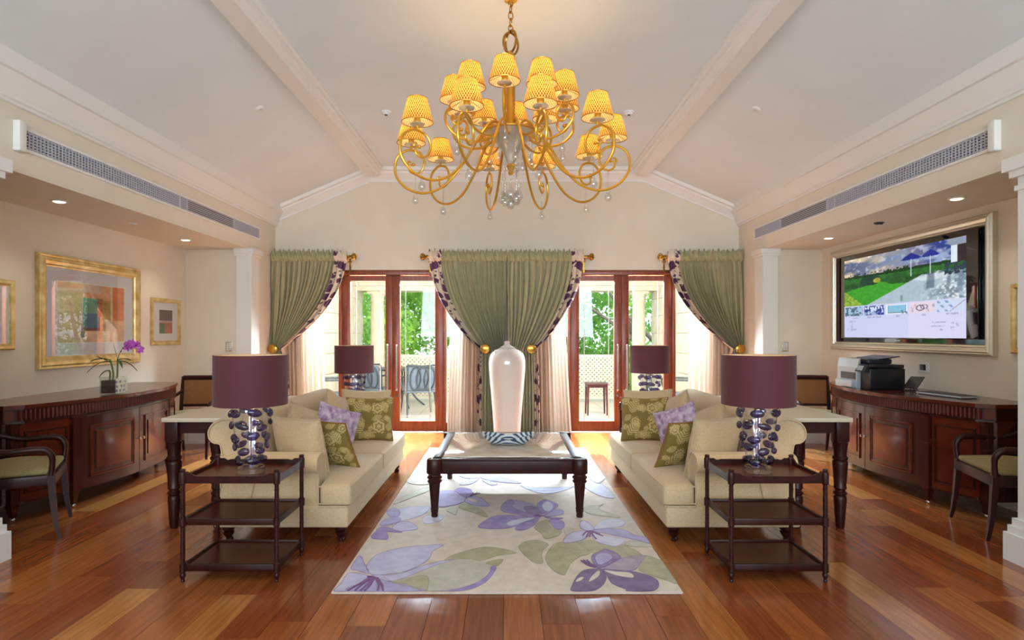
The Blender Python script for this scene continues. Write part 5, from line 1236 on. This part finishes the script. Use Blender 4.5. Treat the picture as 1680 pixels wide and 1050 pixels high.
for i in range(8):
    an = i*2*PI/8+.2; piece('crystal_pendant', src, ct, (.15*math.cos(an), .15*math.sin(an), .07), None, (.75,)*3)
# ------------------------------------------------------------------ balcony and garden
bf = struct('floor_balcony', G().box(-4.4, 4.4, 8.66, 13.1, -.2, -.03), 'stone')
src = None
for i in range(16):
    for j in range(8):
        p = (-4.0+i*.55, 8.95+j*.55, -.03)
        if src is None: src = obj('tile', G().box(-.27, .27, -.27, .27, 0, .02), 'tile', bf, smooth=False, loc=p)
        else: piece('tile', src, bf, p)
struct('ceiling_balcony', G().box(-4.4, 4.4, 8.75, 13.1, 2.86, 3.0), 'wall_white')
struct('trim_10', G().box(-4.4, 4.4, 12.35, 12.9, 2.30, 2.86).box(-4.4, 4.4, 12.30, 12.95, 2.42, 2.47).box(-4.4, 4.4, 12.32, 12.9, 2.26, 2.30), 'stone')
for s, nm in ((-1, 'left'), (1, 'right')):
    w = struct('wall_balcony_'+nm, G().box(s*3.06, s*4.3, 8.75, 12.9, 0, 2.86), 'stone')
    src = None
    for r_ in range(8):
        for j in range(7):
            y = 8.76+.59*j+(.29 if r_ % 2 else 0)
            if y > 12.3: continue
            p = (s*3.05, y+.29, .17+r_*.35)
            if src is None: src = obj('stone_block', G().box(-.012, .012, -.288, .288, -.168, .168, .004), 'stone', w, smooth=False, loc=p)
            else: piece('stone_block', src, w, p)
def column(x, lab):
    t = thing('stone_column', lab, 'column', (x, 12.6, -.01), 0, 'balcony columns')
    obj('plinth', G().box(-.2, .2, -.2, .2, 0, .12, .006).lathe([(.19, .12), (.19, .15), (.165, .17), (.17, .19), (.15, .21)], n=28), 'stone', t)
    pr = []
    g = G(); n = 64; v = []
    for z, r_ in ((.2, .148), (.8, .145), (1.5, .138), (2.08, .128)):
        for i in range(n): a = 2*PI*i/n; q = r_*(1-.045*abs(math.sin(10*a))); v.append((q*math.cos(a), q*math.sin(a), z))
    f = [(j*n+i, j*n+(i+1) % n, (j+1)*n+(i+1) % n, (j+1)*n+i) for j in range(3) for i in range(n)]+[tuple(range(n)), tuple(3*n+i for i in range(n))]
    obj('shaft', g.add(v, f), 'stone', t)
    obj('capital', G().lathe([(.13, 2.06), (.14, 2.08), (.132, 2.10), (.135, 2.16), (.16, 2.20), (.165, 2.215)], n=28).box(-.18, .18, -.18, .18, 2.213, 2.27, .004), 'stone', t)
column(-2.68, 'fluted stone column outside the left doors'); column(2.72, 'fluted stone column outside the right doors')
def lattice(x0, x1, lab):
    cx = (x0+x1)/2; w = (x1-x0)/2; t = thing('lattice_rail', lab, 'railing', (cx, 12.7, -.01), 0, 'lattice railings')
    obj('rail_frame', G().box(-w, w, -.03, .03, .90, .96).box(-w, w, -.025, .025, .04, .10).box(-w, -w+.05, -.025, .025, .1, .9).box(w-.05, w, -.025, .025, .1, .9), 'lattice', t, smooth=False)
    g = G(); h = .8
    for e, y in ((1, -.008), (-1, .008)):
        x = -w-h
        while x < w:
            a, b_ = (x, x+h) if e > 0 else (x+h, x)
            ta, tb = 0, 1
            p0, p1 = Vector((a, y, .1)), Vector((b_, y, .9)); d = p1-p0
            t0, t1 = 0., 1.
            for lim in (-w, w):
                tt = (lim-p0.x)/d.x
                if (lim < 0) == (d.x > 0): t0 = max(t0, tt)
                else: t1 = min(t1, tt)
            if t1-t0 > .02:
                q0, q1 = p0+d*t0, p0+d*t1; n_ = Vector((-d.z, 0, d.x)).normalized()*.019; th = Vector((0, .006, 0))
                v = [q0-n_-th, q0+n_-th, q1+n_-th, q1-n_-th, q0-n_+th, q0+n_+th, q1+n_+th, q1-n_+th]
                g.add(v, [(3, 2, 1, 0), (4, 5, 6, 7), (0, 1, 5, 4), (1, 2, 6, 5), (2, 3, 7, 6), (3, 0, 4, 7)])
            x += .088
    tag(obj('lattice_strips', g, 'lattice', t, smooth=False), kind='stuff')
lattice(-2.5, -.02, 'cream lattice railing seen through the left doors'); lattice(.02, 2.5, 'cream lattice railing seen through the right doors')

def patio_chair(loc, rz, lab):
    t = thing('patio_chair', lab, 'chair', loc, rz, 'patio chairs')
    for e in (-1, 1):
        obj('leg', G().tube(catmull([(e*.24, -.22, .42), (e*.25, -.24, .22), (e*.27, -.30, 0)], 5), [.02, .017, .016], 8), 'iron', t)
        obj('leg', G().tube(catmull([(e*.23, .2, .42), (e*.24, .22, .22), (e*.26, .30, 0)], 5), [.02, .017, .016], 8), 'iron', t)
        obj('arm', G().tube(catmull([(e*.24, .27, .66), (e*.28, .1, .66), (e*.29, -.15, .66), (e*.28, -.25, .62), (e*.26, -.22, .5), (e*.24, -.2, .42)], 5), .017, 8), 'iron', t)
    obj('seat', G().box(-.26, .26, -.25, .24, .40, .435, .012), 'mesh_fabric', t)
    g = G().tube(catmull([(-.25, .22, .42), (-.26, .28, .65), (-.27, .34, .84), (-.2, .36, .865), (0, .355, .85), (.2, .36, .865), (.27, .34, .84), (.26, .28, .65), (.25, .22, .42)], 5), .018, 8)
    obj('back_frame', g, 'iron', t)
    g = G()
    for cx, cz, rx, rz_ in ((0, .64, .10, .19), (-.12, .64, .09, .19), (.12, .64, .09, .19)):
        g.tube([(cx+rx*math.cos(a*PI/12), .285+(cz+rz_*math.sin(a*PI/12)-.55)*.27, cz+rz_*math.sin(a*PI/12)) for a in range(24)], .015, 6, True)
    obj('oval_lattice', g, 'iron', t)
    v = [(x, y, z) for z, y in ((.45, .235), (.84, .345)) for x in (-.24, .24)]
    obj('back_mesh', G().add([(x, y+d, z) for d in (0, .006) for x, y, z in v], [(0, 1, 3, 2), (4, 6, 7, 5), (0, 2, 6, 4), (1, 5, 7, 3), (0, 4, 5, 1), (2, 3, 7, 6)]), 'mesh_fabric', t, smooth=False)
    return t
pc = patio_chair((-1.52, 10.5, -.01), PI+.35, 'dark patio chair in front of the left doors, right one')
for p, r_, lab in (((-2.42, 10.9, -.01), PI-.1, 'dark patio chair outside, behind the far left lamp'), ((-2.78, 9.9, -.01), PI/2+.2, 'dark patio chair by the left balcony wall'), ((2.78, 9.9, -.01), -PI/2-.2, 'dark patio chair by the right balcony wall')):
    c = copy_tree(pc); c.location = p; c.rotation_euler = (0, 0, r_); c['label'] = lab
t = thing('patio_table', 'dark metal patio table outside the left doors', 'table', (-2.0, 11.75, -.01))
obj('top', G().lathe([(0, .70), (.55, .70), (.57, .71), (.57, .73), (.55, .735), (0, .735)], n=40), 'iron', t)
for k in range(4):
    a = k*PI/2+.4; obj('leg', G().tube(catmull([(.12*math.cos(a), .12*math.sin(a), .7), (.1*math.cos(a), .1*math.sin(a), .4), (.25*math.cos(a), .25*math.sin(a), .15), (.42*math.cos(a), .42*math.sin(a), 0)], 5), .018, 8), 'iron', t)
t = thing('patio_stool', 'small dark stool outside the right doors', 'stool', (1.535, 10.5, -.01))
obj('top', G().box(-.2, .2, -.18, .18, .52, .555, .012), 'mahogany_dark', t); obj('apron', G().box(-.17, .17, -.15, .15, .475, .52), 'mahogany_dark', t, smooth=False)
for x in (-1, 1):
    for y in (-1, 1): obj('leg', G().tube([(x*.155, y*.135, .50), (x*.165, y*.145, 0)], [.027, .016], 4), 'mahogany_dark', t, ang=30)

struct('ground_garden', G().box(-30, 30, 13.1, 45, -1.6, -1.5), 'lawn')
def tree(loc, blobs, nleaf, lsize, m, lab, trunk, branches=(), seed=1):
    t = thing('tree', lab, 'tree', loc, 0, 'garden trees'); rs = np.random.RandomState(seed)
    tot = sum(b_[3]**2 for b_ in blobs); V = []; F = []
    for (bx, by, bz, br) in blobs:
        n = int(nleaf*br*br/tot); d = rs.normal(size=(n, 3)); d /= np.linalg.norm(d, axis=1)[:, None]
        p = d*br*(rs.uniform(.35, 1, n)**.5)[:, None]*np.array([1, 1, .85])+np.array([bx, by, bz])
        a = rs.normal(size=(n, 3)); a /= np.linalg.norm(a, axis=1)[:, None]; b2 = np.cross(a, rs.normal(size=(n, 3))); b2 /= np.linalg.norm(b2, axis=1)[:, None]
        L = (lsize*rs.uniform(.6, 1.3, n))[:, None]; k = len(V)*4
        V.append(np.stack([p-a*L, p-b2*L*.45, p+a*L, p+b2*L*.45], 1))
    V = np.concatenate(V); n = len(V); me = bpy.data.meshes.new('foliage'); me.from_pydata(V.reshape(-1, 3).tolist(), [], np.arange(n*4).reshape(-1, 4).tolist()); me.materials.append(MATS[m])
    o = bpy.data.objects.new('foliage', me); COL.objects.link(o); o.parent = t; o['kind'] = 'stuff'
    obj('trunk', G().tube(catmull(trunk, 5), [.2, .15, .1, .05], 10), 'bark', t)
    for br in branches: obj('branch', G().tube(catmull(br, 5), [.09, .06, .03], 8), 'bark', t)
def blobs(n, w, h, z, r0, r1, seed, dy=1.2):
    r_ = random.Random(seed); return [(r_.uniform(-w, w), r_.uniform(-dy, dy), z+r_.uniform(0, h), r_.uniform(r0, r1)) for _ in range(n)]
tree((-3.75, 19.5, -1.5), blobs(34, 2.5, 5.2, .9, .6, 1.05, 3), 15000, .10, 'foliage_light', 'bright green leafy tree behind the left railing', [(0, 0, 0), (.1, 0, 1.5), (0, .1, 3), (.2, 0, 4.5)])
tree((3.75, 19.5, -1.5), blobs(24, 2.5, 4.6, 1.3, .5, .85, 8, .9), 8000, .10, 'foliage_mid', 'green tree with grey branches behind the right railing', [(.9, -.8, 0), (.6, -.9, 1.5), (.1, -1, 2.8), (-.4, -.9, 4.2)],
     [[(.5, -1, 1.6), (1.0, -1.2, 2.6), (1.3, -1.2, 3.9)], [(.2, -1, 2.6), (-.6, -1.3, 3.2), (-1.6, -1.2, 3.9)], [(.1, -1, 2.9), (-.2, -1.2, 3.4), (-1.0, -1.2, 4.6)], [(.9, -1.2, 2.4), (.2, -1.3, 3.1), (-.4, -1.3, 3.6)]], 5)
tree((-8, 24, -1.5), blobs(26, 3.4, 4.4, .8, .8, 1.3, 13), 9000, .14, 'foliage_mid', 'green tree far out at the left of the garden', [(0, 0, 0), (0, 0, 2), (.2, 0, 4)], seed=4)
tree((8, 24, -1.5), blobs(26, 3.4, 4.4, .8, .8, 1.3, 17), 9000, .14, 'foliage_light', 'green tree far out at the right of the garden', [(0, 0, 0), (0, 0, 2), (.2, 0, 4)], seed=6)
for i, x in enumerate((-5.2, -2.6, 0, 2.6, 5.2)):
    t = thing('garden_shrub', 'low green shrub below the railing, number %s from the left' % ('one', 'two', 'three', 'four', 'five')[i], 'shrub', (x, 16.2, -1.5), 0, 'shrubs along the railing'); rs = np.random.RandomState(40+i)
    n = 2600; d = rs.normal(size=(n, 3)); d /= np.linalg.norm(d, axis=1)[:, None]; p = d*np.array([1.06, .8, 1.15])*(rs.uniform(.5, 1, n)**.4)[:, None]+np.array([0, 0, 1.15])
    a = rs.normal(size=(n, 3))*.07; b2 = np.cross(a, rs.normal(size=(n, 3)))*.5
    me = bpy.data.meshes.new('foliage'); me.from_pydata(np.stack([p-a, p-b2, p+a, p+b2], 1).reshape(-1, 3).tolist(), [], np.arange(n*4).reshape(-1, 4).tolist()); me.materials.append(MATS['foliage_hedge'])
    o = bpy.data.objects.new('foliage', me); COL.objects.link(o); o.parent = t; o['kind'] = 'stuff'
    obj('stem', G().tube([(0, 0, 0), (.05, 0, 1.2)], .05, 8), 'bark', t)
